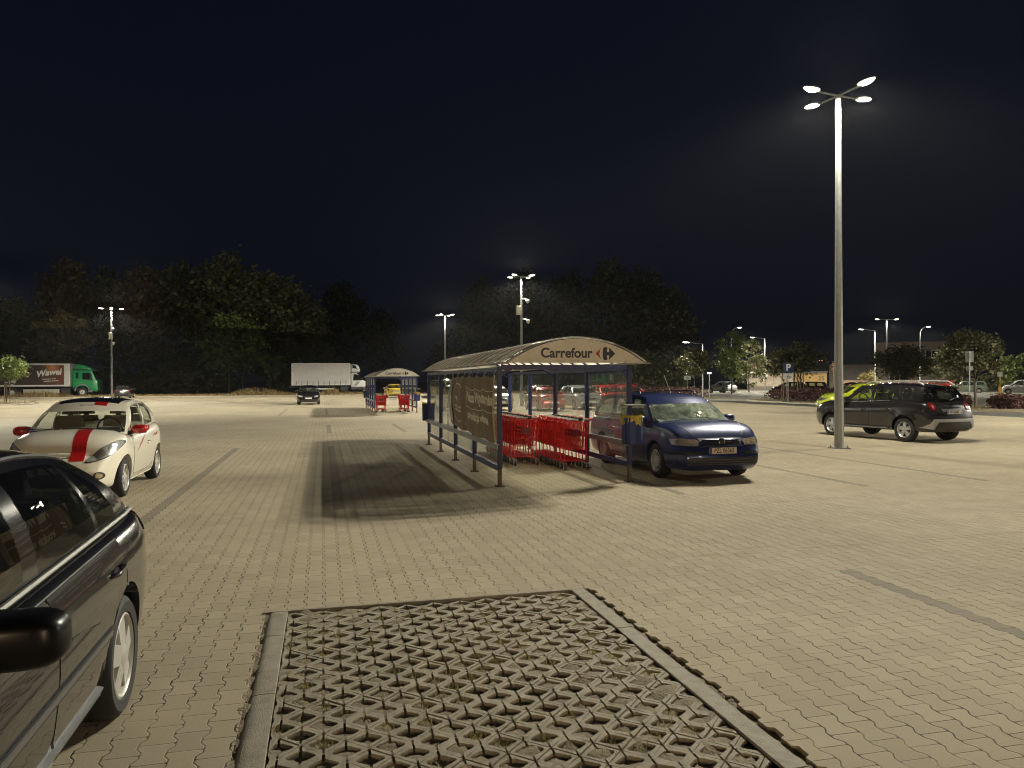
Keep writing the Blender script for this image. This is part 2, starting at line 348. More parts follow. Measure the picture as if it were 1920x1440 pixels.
b.add([(PX0, PYB, 0), (PX0, PYT, 0), (PX0, PYT, -.1), (PX0, PYB, -.1)], [(0, 1, 2, 3)])
b.add([(PX0, PYT, 0), (PX1, PYT, 0), (PX1, PYT, -.1), (PX0, PYT, -.1)], [(0, 1, 2, 3)])
tag(b.build('paved_ground', M_PAVE, fix=False), kind='structure')
# soil bed under the open pavers
b = MB()
def soil(s, t): 
    x = -0.45 + s * 2.75; y = PYB + t * (PYT - PYB); return (x, y, -0.011 + 0.005 * sin(x * 23 + y * 7) + 0.006 * sin(x * 9 - y * 31) + rnd.uniform(-.007, .007) + .007 * sin(x * 3.1 + 1.7 * sin(y * 1.3)) * sin(y * 2.3 + x) + (-0.012 if x > 2.09 else 0))
b.grid(soil, 90, 260); tag(b.build('bay_soil', M_SOIL, smooth=60, fix=False), kind='structure')
# edging kerbs of the bay
rounded = [(-0.41, -.1), (-0.41, -.03), (-0.404, -.012), (-0.392, .002), (-0.375, .010), (-0.35, .013), (-0.268, .012), (-0.265, .009), (-0.265, -.1)]
flat = [(1.993, -.1), (1.993, .010), (1.996, .013), (2.108, .013), (2.111, .010), (2.111, -.1)]
for prof, nm, off in ((rounded, 'left', .33), (flat, 'right', .1)):
    b = MB(); y = PYT - 0.05; first = True
    while y > PYB:
        yb = y - (0.55 if first and nm == 'left' else 1.0) + .004; first = False
        dz = rnd.uniform(-.003, .003)
        b.prism(prof, yb, y, lambda u, v, w, dz=dz: (u, w, v + dz)); y = yb - .004
    tag(b.build('kerb', M_CONC, smooth=40), kind='structure')
b = MB(); b.box((0.83, PYT - .022, -.04), (2.56, .036, .105)); tag(b.build('kerb', M_CONC, bevel=.004), kind='structure')
# open lattice pavers
def pavers():
    b = MB(); p, hole, D = 0.105, 0.071, 0.075
    R_u = random.Random(3)
    uo = {}
    ni, nj_ = 14, 100
    for j in range(0, 78):
        for i in range(-2, 24):
            if (i + j) % 2: continue
            cx, cy = -0.215 + i * p, 5.86 - j * p
            if cx < -0.36 or cx > 2.09: continue
            uid = ((i + 100 + (j // 4) * 3) // 6, j // 4)
            if uid not in uo: uo[uid] = (R_u.uniform(-.003, .003), R_u.uniform(-.0025, .0025), R_u.uniform(-.004, .004), R_u.uniform(-.004, .004), R_u.uniform(-.003, .003))
            ox, oy, oz, tx, ty = uo[uid]
            jt = 0.0
            nb = {}
            for nmx, (di, dj) in (('NE', (1, -1)), ('SE', (1, 1)), ('SW', (-1, 1)), ('NW', (-1, -1))):
                u2 = ((i + di + 100 + ((j + dj) // 4) * 3) // 6, (j + dj) // 4); nb[nmx] = 0.0022 if u2 != uid else 0.0
            # diamond tile in two halves: an open slot runs from hole to hole, and unit joints are pulled in
            gN, gE, gS, gW = max(nb['NE'], nb['NW']), max(nb['NE'], nb['SE']), max(nb['SE'], nb['SW']), max(nb['SW'], nb['NW'])
            clip = lambda x: min(max(x, -0.258), 1.987)
            j_ = lambda: R_u.uniform(-.003, .003)
            for sd in (1, -1):
                gx = gE if sd > 0 else gW; w = .0065 + j_() * .5
                ring = [(w, .105 - w - gN * 1.6), (.1048 - gx * 1.6, .0002), (.1048 - gx * 1.6, -.0002), (w, -.105 + w + gS * 1.6), (w, -.049 + j_()), (.022, -.044 + j_()), (.066 + j_(), -.008), (.066 + j_(), .008), (.022, .043 + j_()), (w, .048 + j_())]
                ccx, ccy = .062, 0
                def P3(q, z):
                    x, y_ = clip(cx + sd * q[0] + ox), min(cy + q[1] + oy, 5.955); return (x, y_, z + oz + jt + (q[0] * sd * tx + q[1] * ty))
                n_ = len(ring)
                lip = [(x - (x - ccx) * .0 + (-.003 if k in (1, 2) and gx else 0) + (.003 if k in (6, 7) else 0), y_ + ((-.003 if gN else 0) if k == 0 else (.003 if gS else 0) if k == 3 else -.003 if k in (4, 5) else .003 if k in (8, 9) else 0)) for k, (x, y_) in enumerate(ring)]
                T = [P3(q, -D) for q in ring] + [P3(q, -.002) for q in ring] + [P3(q, .004) for q in lip]
                F = [(l * n_ + k, l * n_ + (k + 1) % n_, (l + 1) * n_ + (k + 1) % n_, (l + 1) * n_ + k)[::-1 if sd > 0 else 1] for l in range(2) for k in range(n_)]
                tp = [(0, 1, 8, 9), (1, 2, 6, 7), (1, 7, 8), (2, 3, 4, 5), (2, 5, 6)]
                F += [tuple(2 * n_ + i_ for i_ in f)[::-1 if sd > 0 else 1] for f in tp]
                b.add(T, F)
    return b
M_GPAV = P('lattice_concrete', (0.32, 0.28, 0.205), 0.85, var=0.25, scale=4, bump=0.6, bscale=160, dirt=(0.12, 0.10, 0.06), dirtamt=0.55)
tag(pavers().build('lattice_paving', M_GPAV, fix=False), kind='structure')
# dry grass growing in the cells
b = MB(); rg = random.Random(5)
for _ in range(520):
    i, j = rg.randrange(0, 22), rg.randrange(0, 70)
    if (i + j) % 2: continue
    cx, cy = -0.215 + i * .105, 5.86 - j * .105
    if cx > 1.95 or cx < -.25: continue
    for q in range(rg.randint(12, 46)):
        x, y = cx + rg.gauss(0, .028), cy + rg.gauss(0, .024); a = rg.uniform(0, 6.3); h = rg.uniform(.015, .06); w = rg.uniform(.0014, .003); ln = rg.uniform(.01, .045)
        b.add([(x - w * sin(a), y + w * cos(a), -.022), (x + w * sin(a), y - w * cos(a), -.022), (x + ln * cos(a), y + ln * sin(a), -.018 + h)], [(0, 1, 2)])
tag(b.build('dry_grass', leafmat('straw', (0.42, 0.33, 0.15), (0.20, 0.20, 0.06)), fix=False), kind='stuff')
b = MB(); rg = random.Random(6)
for _ in range(2600):
    if rg.random() < .35: x, y, z = rg.uniform(2.11, 2.18), rg.uniform(1.5, 5.9), -.035
    elif rg.random() < .2: x, y, z = rg.uniform(-.425, -.41), rg.uniform(1.5, 6), -.012
    else: x, y, z = rg.uniform(-.26, 1.99), rg.uniform(1.5, 5.95), -.016
    r = rg.uniform(.002, .007); b.box((x, y, z + r * .5), (r * 2, r * 1.5, r), rg.uniform(0, 3), taper=(.6, .6))
tag(b.build('gravel', P('grit', (0.20, 0.17, 0.12), 0.9, var=0.6, scale=200), fix=False), kind='stuff')

# far edges of the car park
b = MB(); b.prism([(0, -.2), (0.15, -.2), (0.15, .1), (0.13, .12), (0.02, .12), (0, .1)], X0, X1, lambda u, v, w: (w, 96.5 + u, v)); tag(b.build('kerb', M_CONC), kind='structure')
b = MB(); b.add([(-160, 96.65, .06), (33, 96.65, .06), (60, 230, .3), (-160, 230, .3)], [(0, 1, 2, 3)]); tag(b.build('verge', M_VERGE, fix=False), kind='structure')
b = MB(); b.add([(30.5, -30, .0), (33.3, -30, .0), (33.3, 96.5, .0), (30.5, 96.5, .0)], [(0, 1, 2, 3)]); tag(b.build('road', M_ASPH, fix=False), kind='structure')
b = MB(); b.add([(33.3, -30, -.004), (170, -30, -.004), (170, 200, -.004), (33.3, 200, -.004)], [(0, 1, 2, 3)]); tag(b.build('far_car_park', M_ASPL, fix=False), kind='structure')
b = MB(); b.add([(-160, 101.5, .075), (33, 101.5, .075), (33, 109.0, .09), (-160, 109.0, .09)], [(0, 1, 2, 3)]); tag(b.build('side_road', M_ASPH, fix=False), kind='structure')
def island(poly, z=.10):
    b = MB(); b.prism(poly, -.1, z, lambda u, v, w: (u, v, w), 0)
    n = len(poly); cx = sum(p[0] for p in poly) / n; cy = sum(p[1] for p in poly) / n
    inn = [(u + (cx - u) * .02 + (0.13 if u < cx else -.13), v + (0.13 if v < cy else -.13)) for u, v in poly]
    b.add([(u, v, z + .006) for u, v in inn], [tuple(range(n))], 1)
    return tag(b.build('traffic_island', [M_CONC, M_VERGE]), kind='structure')
island([(33.3, 12), (37.5, 12), (38.2, 56), (34.6, 57), (33.4, 54)])
island([(33.3, 64.6), (37.3, 64.2), (39.5, 96), (33.3, 96)])
island([(-75, 60), (-23.6, 66.5), (-22.6, 68.5), (-23.0, 71.0), (-26.3, 73), (-75, 76)])
# ---------------------------------------------------------------- lamp posts
LAMPC = (1.0, 0.95, 0.78)
M_LENS = emis('lamp_lens', (1.0, 0.95, 0.72), 26.0)
M_LENSF = emis('lamp_lens_far', (1.0, 0.95, 0.78), 22.0)
def luminaire(parent, tip, ang, tilt=0.07, lens=M_LENS, s=.85):
    hx, hy = cos(ang), sin(ang)
    d = Vector((hx, hy, tilt)).normalized(); side = Vector((-hy, hx, 0)); up = d.cross(side) * 1.0
    up = side.cross(d) * -1.0
    if up.z < 0: up = -up
    def shp(zk, zo, scale=1.0):
        def fn(a, t):
            al = a * 2 * pi; r = t
            x = (0.31 + 0.31 * cos(al) * r * scale) * s; y = 0.17 * sin(al) * r * scale * (1.0 - .25 * cos(al)) * s
            z = (zo + zk * (1 - r * r) ** .5 * 0.5) * s
            return tip + d * x + side * y + up * z
        return fn
    b = MB(); b.grid(shp(.17, 0.02), 24, 6); b.grid(shp(0, 0.015), 24, 1); b.tube([tip - d * .1, tip + d * .12], .03, 8)
    h = b.build('lamp_head', P('lamp_housing', (.16, .16, .155), .5), parent, smooth=50)
    b = MB(); b.grid(shp(-.10, 0.008, .86), 24, 6); b.build('lens', lens, h, smooth=60)
    return tip + d * .31 * s - up * .16 * s
def pole_light(parent, p, power, size=.05, name='lamp_light', plain=False, up=False):
    "wide street optic: more candela out to the sides than straight down"
    l = bpy.data.lights.new(name, 'POINT'); l.energy = power; l.color = LAMPC; l.shadow_soft_size = size
    o = bpy.data.objects.new(name, l); COL.objects.link(o); o.parent = parent; o.location = p
    if plain: return o
    l.use_nodes = True; n = l.node_tree; em = next(x for x in n.nodes if x.type == 'EMISSION')
    t = nd(n, 'ShaderNodeTexCoord'); s = nd(n, 'ShaderNodeSeparateXYZ'); n.links.new(t.outputs['Normal'], s.inputs[0])
    c = math_(n, 'MAXIMUM', math_(n, 'MULTIPLY', s.outputs['Z'], -1.0), 0.0)
    w = math_(n, 'DIVIDE', 1.0, math_(n, 'POWER', math_(n, 'MAXIMUM', c, 0.47), 2.2))
    w = math_(n, 'MULTIPLY', w, math_(n, 'MINIMUM', math_(n, 'MAXIMUM', math_(n, 'MULTIPLY_ADD', c, 2.9, -0.35), math_(n, 'MULTIPLY', math_(n, 'GREATER_THAN', c, 0.0), 0.045)), 1.0))
    if up: w = math_(n, 'GREATER_THAN', s.outputs['Z'], 0.0)   # added upward light for the halo above the heads
    n.links.new(w, em.inputs['Strength'])
    return o
def lamp_post(loc, label, power=1200, h=9.0, heads=4, a0=0.55, arm=0.62, kit=None, split=True, lens=None, ang=None, group='four headed lamp posts of the car park', lit=None):
    root = empty('lamp_post', loc, 0, label, 'lamp post', group)
    b = MB()
    prof = []
    n = 8
    b.tube([(0, 0, 0.02), (0, 0, h - .05)], [.115, .062], n, caps=True); b.build('pole', M_GALV, root, smooth=30)
    b = MB(); b.box((0, 0, .012), (.38, .38, .024)); 
    for sx in (-.14, .14):
        for sy in (-.14, .14): b.lathe([(.02, .02), (.02, .055), (.008, .055), (.008, .085), (0, .085)], (sx, sy, 0), n=6)
    b.build('base_plate', M_GALV, root)
    b = MB(); b.box((0.113, 0, .75), (.01, .09, .38)); b.build('hatch', M_GALV, root, bevel=.004)
    ps = []
    angs = ang or [a0 + k * 2 * pi / heads for k in range(heads)]
    for a in angs:
        d = Vector((cos(a), sin(a), 0)); tip = d * arm + Vector((0, 0, h - .06))
        b = MB(); b.tube([(0, 0, h - .08), d * .05 + Vector((0, 0, h - .07)), tip], [.028, .026, .024], 8); b.build('arm', M_GALV, root, smooth=40)
        ps.append(luminaire(root, tip, a, lens=lens or M_LENS))
    if split:
        for k, p in enumerate(ps):
            if lit is None or k in lit: pole_light(root, p, power / heads)
    else: pole_light(root, sum(ps, Vector()) / heads - Vector((0, 0, .1)), power, .3)
    pole_light(root, Vector((0, 0, h + .45)), power * .8, .25, 'lamp_halo_light', up=True)  # extra light over the post, added only to make the haze glow
    if kit:
        f, zb = kit; b = MB(); b.box((f * .2, -.02, zb), (.34, .22, .62)); b.build('cabinet', P('cabinet', (.5, .47, .38), .5), root, bevel=.02)
        for sx, z in ((-.28 * f, zb + .75), (-.3 * f, zb - .65)):
            b = MB(); b.tube([(0, 0, z + .06), (sx * 1.2, 0, z + .06), (sx * 1.5, 0, z - .02)], .03, 8)
            a = b.build('camera_arm', P('camera_white', (.7, .7, .68), .4), root, smooth=40)
            b = MB(); b.lathe([(0, .08), (.12, .06), (.15, -.02), (.12, -.12), (.07, -.2), (0, -.23)], (sx * 1.6, 0, z - .02), n=14); b.build('dome_camera', [P('camera_white', (.7, .7, .68), .4)], a, smooth=40)
    return root
PW = 3000
big = lamp_post((12.70, 16.62, 0), 'tall grey lamp post beside the dark grey sport utility car', PW, a0=0.4 - YAW)
lamp_post((13.34, 50.6, 0), 'lamp post with cabinet and dome cameras rising behind the near trolley shelter', PW * 1.7, kit=(-1, 6.6), split=False, a0=.75)
lamp_post((12.99, 82.0, 0), 'slim lamp post behind the near shelter roof, without cameras', PW * 1.7, split=False, a0=.95)
lamp_post((-19.96, 81.2, 0), 'lamp post with cabinet and cameras behind the black hatchback by the green lorry', PW * 1.7, kit=(-.3, 6.3), split=False, a0=.25)
lamp_post((65.9, 77.5, 0), 'lamp post with two bright heads above the round clipped tree', PW * 1.1, split=False, heads=2, a0=0 - YAW, arm=.9)
# the same grid of posts goes on outside the picture
lamp_post((13.0, -16.8, 0), 'lamp post of the same row standing behind the viewer', PW * .12, split=False)
lamp_post((45.8, 17.0, 0), 'lamp post standing beyond the right edge of the photo', PW * 4, split=False)
lamp_post((-20.2, 16.8, 0), 'lamp post standing level with the white car, beyond the left edge', PW * .12, split=False)
lamp_post((-21.5, 50.6, 0), 'lamp post standing just beyond the left edge, before the young tree', PW * 1.8, split=False)
def street_lamp(loc, h, headang, style, label, power=500, arm=1.2, col=None, lens=M_LENSF, plain=False):
    root = empty('street_lamp', loc, 0, label, 'street lamp', 'single headed street lamps'); d = Vector((cos(headang), sin(headang), 0))
    b = MB()
    if style == 'curve': pts = [Vector((0, 0, 0)), Vector((0, 0, h - 1.0))] + [Vector((0, 0, h - 1.0)) + d * (arm * (1 - cos(t))) + Vector((0, 0, 1.0 * sin(t))) for t in (.3, .6, .9, 1.2, 1.5)]
    else: pts = [Vector((0, 0, 0)), Vector((0, 0, h))]
    b.tube(pts, [.09] + [.05] * (len(pts) - 1), 8); b.build('pole', M_GALV, root, smooth=40)
    if style != 'curve':
        b = MB(); b.tube([(0, 0, h - .03), d * arm + Vector((0, 0, h + .12))], .03, 6); b.build('arm', M_GALV, root, smooth=40)
    tip = pts[-1] + (Vector((0, 0, 0)) if style == 'curve' else d * arm + Vector((0, 0, .12)))
    p = luminaire(root, tip, headang, .05, lens, 1.15)
    o = pole_light(root, p, power, .3, plain=plain)
    if col: o.data.color = col
RGT = -YAW; LFT = pi - YAW
street_lamp(dpt(1318, 70), 5.1, LFT, 'arm', 'short street lamp with left pointing arm over the purple hedge end', 900)
street_lamp(dpt(1371, 104), 8.9, RGT, 'curve', 'curved street lamp directly behind the small silver hatchback', 1500, .9)
street_lamp(dpt(1434.5, 118), 8.2, LFT, 'arm', 'straight street lamp with left pointing arm before the peeling wall', 4200, 1.6)
street_lamp(dpt(1641, 100), 8.2, LFT, 'arm', 'street lamp with long left pointing arm in front of the low long wall', 1800, 1.5)
street_lamp(dpt(1725, 104), 8.9, RGT, 'curve', 'curved street lamp before the pale house with the window', 1500, .9)
M_LENSO = emis('sodium_lens', (1.0, 0.36, 0.12), 10.0)
street_lamp(dpt(1532, 150), 5.4, RGT, 'arm', 'small orange street lamp over the glazed entrance', 60, .4, (1, .45, .15), M_LENSO)
street_lamp(dpt(641, 170), 7.4, RGT, 'arm', 'small orange street lamp in the dark above the white truck', 40, .5, (1, .45, .15), M_LENSO)
# added low lamps standing in for warm shop front light behind the viewer
M_LENSW = emis('warm_lens', (1.0, 0.72, 0.42), 14.0)
for x_, y_ in ((-7.0, -13.0), (9.5, -15.0)):
    street_lamp(Vector((x_, y_, 0)), 3.3, pi / 2, 'arm', 'short warm lamp added for the unseen shop front light behind the viewer, %s' % ('left side' if x_ < 0 else 'right side'), 1900, .3, (1, .72, .42), M_LENSW, plain=True)
# ---------------------------------------------------------------- trolley shelters
M_ROOF, n_, o_ = newmat('polycarbonate')
_d = nd(n_, 'ShaderNodeBsdfDiffuse', i_Color=(.9, .85, .70, 1)); _t = nd(n_, 'ShaderNodeBsdfTranslucent', i_Color=(1, .96, .82, 1)); _g = nd(n_, 'ShaderNodeBsdfGlossy', i_Roughness=.18); _x = nd(n_, 'ShaderNodeBsdfTransparent', i_Color=(.8, .8, .78, 1))
_m1 = nd(n_, 'ShaderNodeMixShader', i_0=.72); _m2 = nd(n_, 'ShaderNodeMixShader', i_0=.12); _m3 = nd(n_, 'ShaderNodeMixShader', i_0=.34)
for a_, b_ in ((_d.outputs[0], _m1.inputs[1]), (_t.outputs[0], _m1.inputs[2]), (_m1.outputs[0], _m2.inputs[1]), (_g.outputs[0], _m2.inputs[2]), (_m2.outputs[0], _m3.inputs[1]), (_x.outputs[0], _m3.inputs[2]), (_m3.outputs[0], o_.inputs[0])): n_.links.new(a_, b_)
M_SGL = glassmat('shelter_glass', (.95, .97, .95), 1.0, .028, (.5, .52, .46), 3.0)
M_SIGN = P('sign_white', (.78, .73, .62), .4, var=.06, scale=3, dirt=(.45, .40, .32), dirtamt=.3)
M_LETN = P('letter_navy', (.008, .010, .035), .4)
M_LETR = P('letter_red', (.42, .012, .02), .4)
SW, SL, SB = 2.30, 8.6, 2.15   # width, length, bay
def arc_pts(c, rise, z0, n=24):
    R = (c * c / 4 + rise * rise) / (2 * rise); a = math.asin(c / 2 / R)
    return [(R * sin(-a + 2 * a * i / n), z0 + R * cos(-a + 2 * a * i / n) - R * cos(a)) for i in range(n + 1)]
def shelter(loc, label):
    root = empty('trolley_shelter', loc, 0, label, 'trolley shelter', 'trolley shelters of the car park')
    hw = SW / 2
    for sx in (-hw, hw):
        for k in range(5):
            y = k * SB; b = MB(); b.box((sx, y, 1.13), (.075, .075, 1.68), mi=0); b.box((sx, y, .15), (.062, .062, .30), mi=1); b.box((sx, y, .008), (.15, .15, .014), mi=1)
            for ax, ay in ((-.055, -.055), (.055, -.055), (.055, .055), (-.055, .055)): b.box((sx + ax, y + ay, .02), (.018, .018, .02), mi=1)
            # splayed bracket under the eaves
            if k in (0, 2, 4): b.bar((sx, y, 1.82), (sx - .25 * (1 if sx > 0 else -1), y, 2.0), .035, mi=0)
            b.build('post', [M_NAVY, M_RUST], root, bevel=.004, seg=1)
        b = MB(); b.box((sx, SL / 2, 1.945), (.06, SL - .08, .07)); b.build('eaves_beam', M_NAVY, root)
        o = -.055 if sx < 0 else -.055
        b = MB(); b.box((sx + o, SL / 2, .665), (.03, SL + .1, .085)); b.box((sx + o + .018, SL / 2, .70), (.05, SL + .1, .014)); b.build('bumper_rail', P('grey_rail', (.20, .21, .22), .4, metal=.4, var=.25), root)
        b = MB(); b.box((sx, SL / 2, .30), (.05, SL - .08, .09)); b.build('lower_rail', M_NAVY, root)
        for k in range(4):
            for h in (0, 1):
                y0 = k * SB + .05 + h * (SB / 2 - .04); b = MB(); b.box((sx + .012, y0 + (SB / 2 - .055) / 2, 1.135), (.008, SB / 2 - .075, 1.53)); b.build('glass_panel', M_SGL, root)
    for y in (0, SL):
        b = MB(); b.box((0, y, 1.975), (SW - .08, .06, .08)); b.build('cross_beam', M_NAVY, root)
    yf, yb = -.62, SL + .55
    arc = arc_pts(SW + .10, .40, 2.05)
    b = MB(); m = len(arc) - 1
    b.grid(lambda s, t: (arc[round(s * m)][0], yf + t * (yb - yf), arc[round(s * m)][1] + .008), m, 1)
    b.build('roof_sheet', M_ROOF, root, smooth=60)
    rib = arc_pts(SW + .06, .385, 2.035)
    ny = 14
    for k in range(ny + 1):
        y = yf + .03 + (yb - yf - .06) * k / ny
        b = MB()
        for i in range(m): b.bar((rib[i][0], y, rib[i][1]), (rib[i + 1][0], y, rib[i + 1][1]), .03, .028)
        b.build('roof_rib', M_NAVY, root)
    for k in range(ny + 1):
        y = yf + .03 + (yb - yf - .06) * k / ny
        b = MB()
        for i in range(m): b.bar((arc[i][0], y, arc[i][1] + .014), (arc[i + 1][0], y, arc[i + 1][1] + .014), .035, .006)
        b.build('cover_strip', P('strip_dark', (.09, .08, .065), .5, metal=.3), root)
    b = MB()
    for sx in (-1, 1):
        b.box((sx * (SW / 2 + .05), (yf + yb) / 2, 2.035), (.14, yb - yf, .02)); b.bar((sx * .55, yf, 2.34), (sx * .55, yb, 2.34), .03, .03, mi=1)
    b.bar((0, yf, 2.395), (0, yb, 2.395), .03, .03, mi=1)
    b.build('gutter', [P('strip_alloy', (.36, .33, .26), .45), M_NAVY], root)
    for yy, dr in ((yf - .012, -1), (yb + .012, 1)):
        prof = arc_pts(SW, .385, 2.035); b = MB(); b.prism([(x, z) for x, z in prof], -.008, .008, lambda u, v, w, yy=yy: (u, yy + w, v)); sg = b.build('sign_board', M_SIGN, root)
        b = MB(); edge = arc_pts(SW + .06, .41, 2.035)
        for i in range(m): b.bar((edge[i][0], yy, edge[i][1]), (edge[i + 1][0], yy, edge[i + 1][1]), .03, .012)
        b.build('edge_trim', P('strip_alloy', (.36, .33, .26), .45), root)
        b = MB()
        for i in range(2, m, 4): b.lathe([(.012, 0), (.012, .01), (0, .012)], (prof[i][0], yy + dr * .018, prof[i][1] - .03), 'Y', 6)
        for q in range(-4, 5): b.lathe([(.012, 0), (.012, .01), (0, .012)], (q * .27, yy + dr * .018, 2.055), 'Y', 6)
        b.build('bolts', M_BLK, sg)
        if dr > 0: continue
        mt = basis((1, 0, 0), (0, 0, 1), (-.19, yy - .0105, 2.187))
        text_obj('lettering', 'Carrefour', .215, M_LETN, sg, mt, bold=.0062, ext=.001, sx=.98)
        # feet of the slab letters
        b = MB()
        for x in (-.142, -.035, .425, .15): pass
        mt2 = basis((1, 0, 0), (0, 0, 1), (-.06, yy - .0105, 2.075)); text_obj('graffiti', 'wotei', .065, P('marker_pen', (.06, .04, .04), .6), sg, mt2, bold=-.002, ext=.0005, shear=.4)
        # arrow emblem: red left arrow, navy right arrow, between them the open C
        cx, cz = .47, 2.185
        b = MB()
        red = [(-.17, 0), (-.155, .014), (-.075, .092)] + [(-.075 - .03 * sin(t * pi), .092 - t * .184) for t in (.12, .25, .4, .5, .6, .75, .88)] + [(-.075, -.092), (-.155, -.014)]
        b.prism([(cx + x, cz + z) for x, z in red], 0, .003, lambda u, v, w: (u, yy - .0105 - w, v)); b.build('emblem_arrow', M_LETR, sg)
        top = [(-.048, .0), (-.047, .045), (-.038, .085), (-.015, .108), (.012, .108), (.030, .096), (.036, .075), (.028, .062), (.022, .048), (.028, .030), (.045, .022), (.062, .032), (.068, .052), (.062, .080), (.060, .098), (.075, .088), (.10, .065), (.165, .004), (.168, 0)]
        nav = top + [(x, -z) for x, z in top[-2:0:-1]]
        b = MB(); b.prism([(cx + x, cz + z) for x, z in nav], 0, .003, lambda u, v, w: (u, yy - .0105 - w, v)); b.build('emblem_letter', M_LETN, sg)
    # guide rail for the trolleys
    b = MB()
    for x in (-.13, .02): b.tube([(x - .62, 4.6, .93), (x - .62, SL - .3, .93)], .022, 8)
    for y in (4.8, SL - .4): b.tube([(-.675, y, 0), (-.675, y, .93)], .022, 8)
    b.build('guide_rail', M_GALV, root, smooth=40)
    return root
S1 = shelter((3.985, 12.2, 0), 'large near trolley shelter with blue posts and arched sign roof, banner on its side')
S2 = copy_tree(S1); S2.location = (3.93, 42.2, 0); S2['label'] = 'smaller looking distant trolley shelter beside the white curtain truck'

# bins hung on the posts
def bin_(loc, rz, label):
    root = empty('litter_bin', loc, rz, label, 'bin', 'blue bins on shelter posts')
    b = MB(); half = [(.15 * cos(t) * 1.0, -.26 * sin(t) ** .7) for t in [pi * i / 14 for i in range(15)]]
    half = [(-.165, 0), (-.165, -.16), (-.15, -.20), (-.10, -.235), (0, -.25), (.10, -.235), (.15, -.20), (.165, -.16), (.165, 0)]
    b.prism(half, .66, 1.12, lambda u, v, w: (u * (1 - .08 * (1.12 - w)), v, w)); b.build('bucket', P('bin_blue', (.012, .028, .14), .5), root, bevel=.006)
    b = MB(); rb = random.Random(4)
    N = 60
    def bag(s, t):
        a = pi * s; k = 1.03 + .03 * sin(s * 60) * (0.4 + t) + rb.uniform(-.004, .004)
        x, y = -.168 * cos(a) * k, -.252 * sin(a) ** .6 * k - .004; return (x, y, 1.155 - t * (.13 + .035 * sin(s * 13) + .02 * sin(s * 41)))
    b.grid(bag, N, 5); b.build('bin_bag', P('yellow_bag', (.50, .36, .03), .28, coat=.3, var=.3, scale=20), root, smooth=50)
    b = MB(); b.prism([(-.168, 0), (.168, 0), (.16, -.14), (.10, -.235), (0, -.255), (-.10, -.235), (-.16, -.14)], 1.10, 1.104, lambda u, v, w: (u, v, w)); b.build('bag_inside', M_BLK, root)
    b = MB(); b.tube([(-.17, 0.01, 1.3), (-.17, -.24, 1.33), (.17, -.24, 1.33), (.17, .01, 1.3)], .012, 6); b.box((0, .02, 1.3), (.36, .02, .05)); b.box((0, -.12, 1.335), (.36, .26, .008)); b.build('rain_hood', M_GALV, root)
    return root
bin_(S1.location + Vector((1.15, -.045, 0)), 0, 'blue bin with yellow bag on the near right post of the large shelter')
bin_(S1.location + Vector((-1.15, SL + .045, 0)), pi, 'blue bin on the far left post of the large shelter')
bin_(S2.location + Vector((1.15, -.045, 0)), 0, 'blue bin with yellow bag on the near right post of the distant shelter')
bin_(S2.location + Vector((-1.15, SL + .045, 0)), pi, 'blue bin on the far left post of the distant shelter')

# the banner tied along the left side
M_BAN, n_, o_ = newmat('banner_cloth'); _b = nd(n_, 'ShaderNodeBsdfPrincipled', i_Roughness=.7); _b.inputs['Specular IOR Level'].default_value = .2; n_.links.new(_b.outputs[0], o_.inputs[0])
_t = nd(n_, 'ShaderNodeTexCoord'); _n = nd(n_, 'ShaderNodeTexNoise', i_Scale=2.5, i_Detail=5.0); n_.links.new(_t.outputs['Object'], _n.inputs[0])
n_.links.new(mixc(n_, _n.outputs['Fac'], (.24, .175, .10), (.31, .23, .14)), _b.inputs['Base Color'])
BX, BY0, BY1 = 2.79, 12.28, 16.45
def banp(s, t):
    "s: 0 far .. 1 near, t: 0 bottom .. 1 top"
    s = min(max(s, 0.0), 1.0); y = BY1 + (BY0 - BY1) * s; ties = (0, .16, .3, .48, .66, .82, 1.0)
    j = max(i for i in range(len(ties)) if ties[i] <= s + 1e-9); j = min(j, len(ties) - 2); q = (s - ties[j]) / (ties[j + 1] - ties[j])
    sag = .055 * 4 * q * (1 - q)
    zt = 1.87 - sag; zb = .70 + .10 * (1 - s) + .02 * sin(s * 17)
    if s < .12: zb += .0
    z = zb + (zt - zb) * t
    fold = .030 * sin(s * 34 + 1.2 * t) * (.35 + .65 * abs(t - .45) * 1.6) + .018 * sin(s * 71 + 5 * t) * t
    deep = -.05 * math.exp(-((s - .36) / .035) ** 2) + .04 * math.exp(-((s - .30) / .03) ** 2) + .05 * math.exp(-((s - .97) / .02) ** 2)
    return Vector((BX - .03 + fold * .42 + deep - .03 * math.sin(pi * t), y, z))
ban = empty('banner', (0, 0, 0), 0, 'brown fabric banner with cream lettering tied along the left side of the near shelter', 'banner')
b = MB(); b.grid(lambda s, t: banp(s, t), 200, 36); b.build('cloth', M_BAN, ban, smooth=80, fix=False)
b = MB()
for s in (0, .16, .3, .48, .66, .82, 1.0):
    p = banp(s, 1); b.tube([p, (2.82, p.y + .03, 1.95)], .006, 4)
b.build('cord', P('cord_white', (.6, .58, .5), .7), ban)
M_CRM = P('cream_print', (.78, .68, .45), .5)
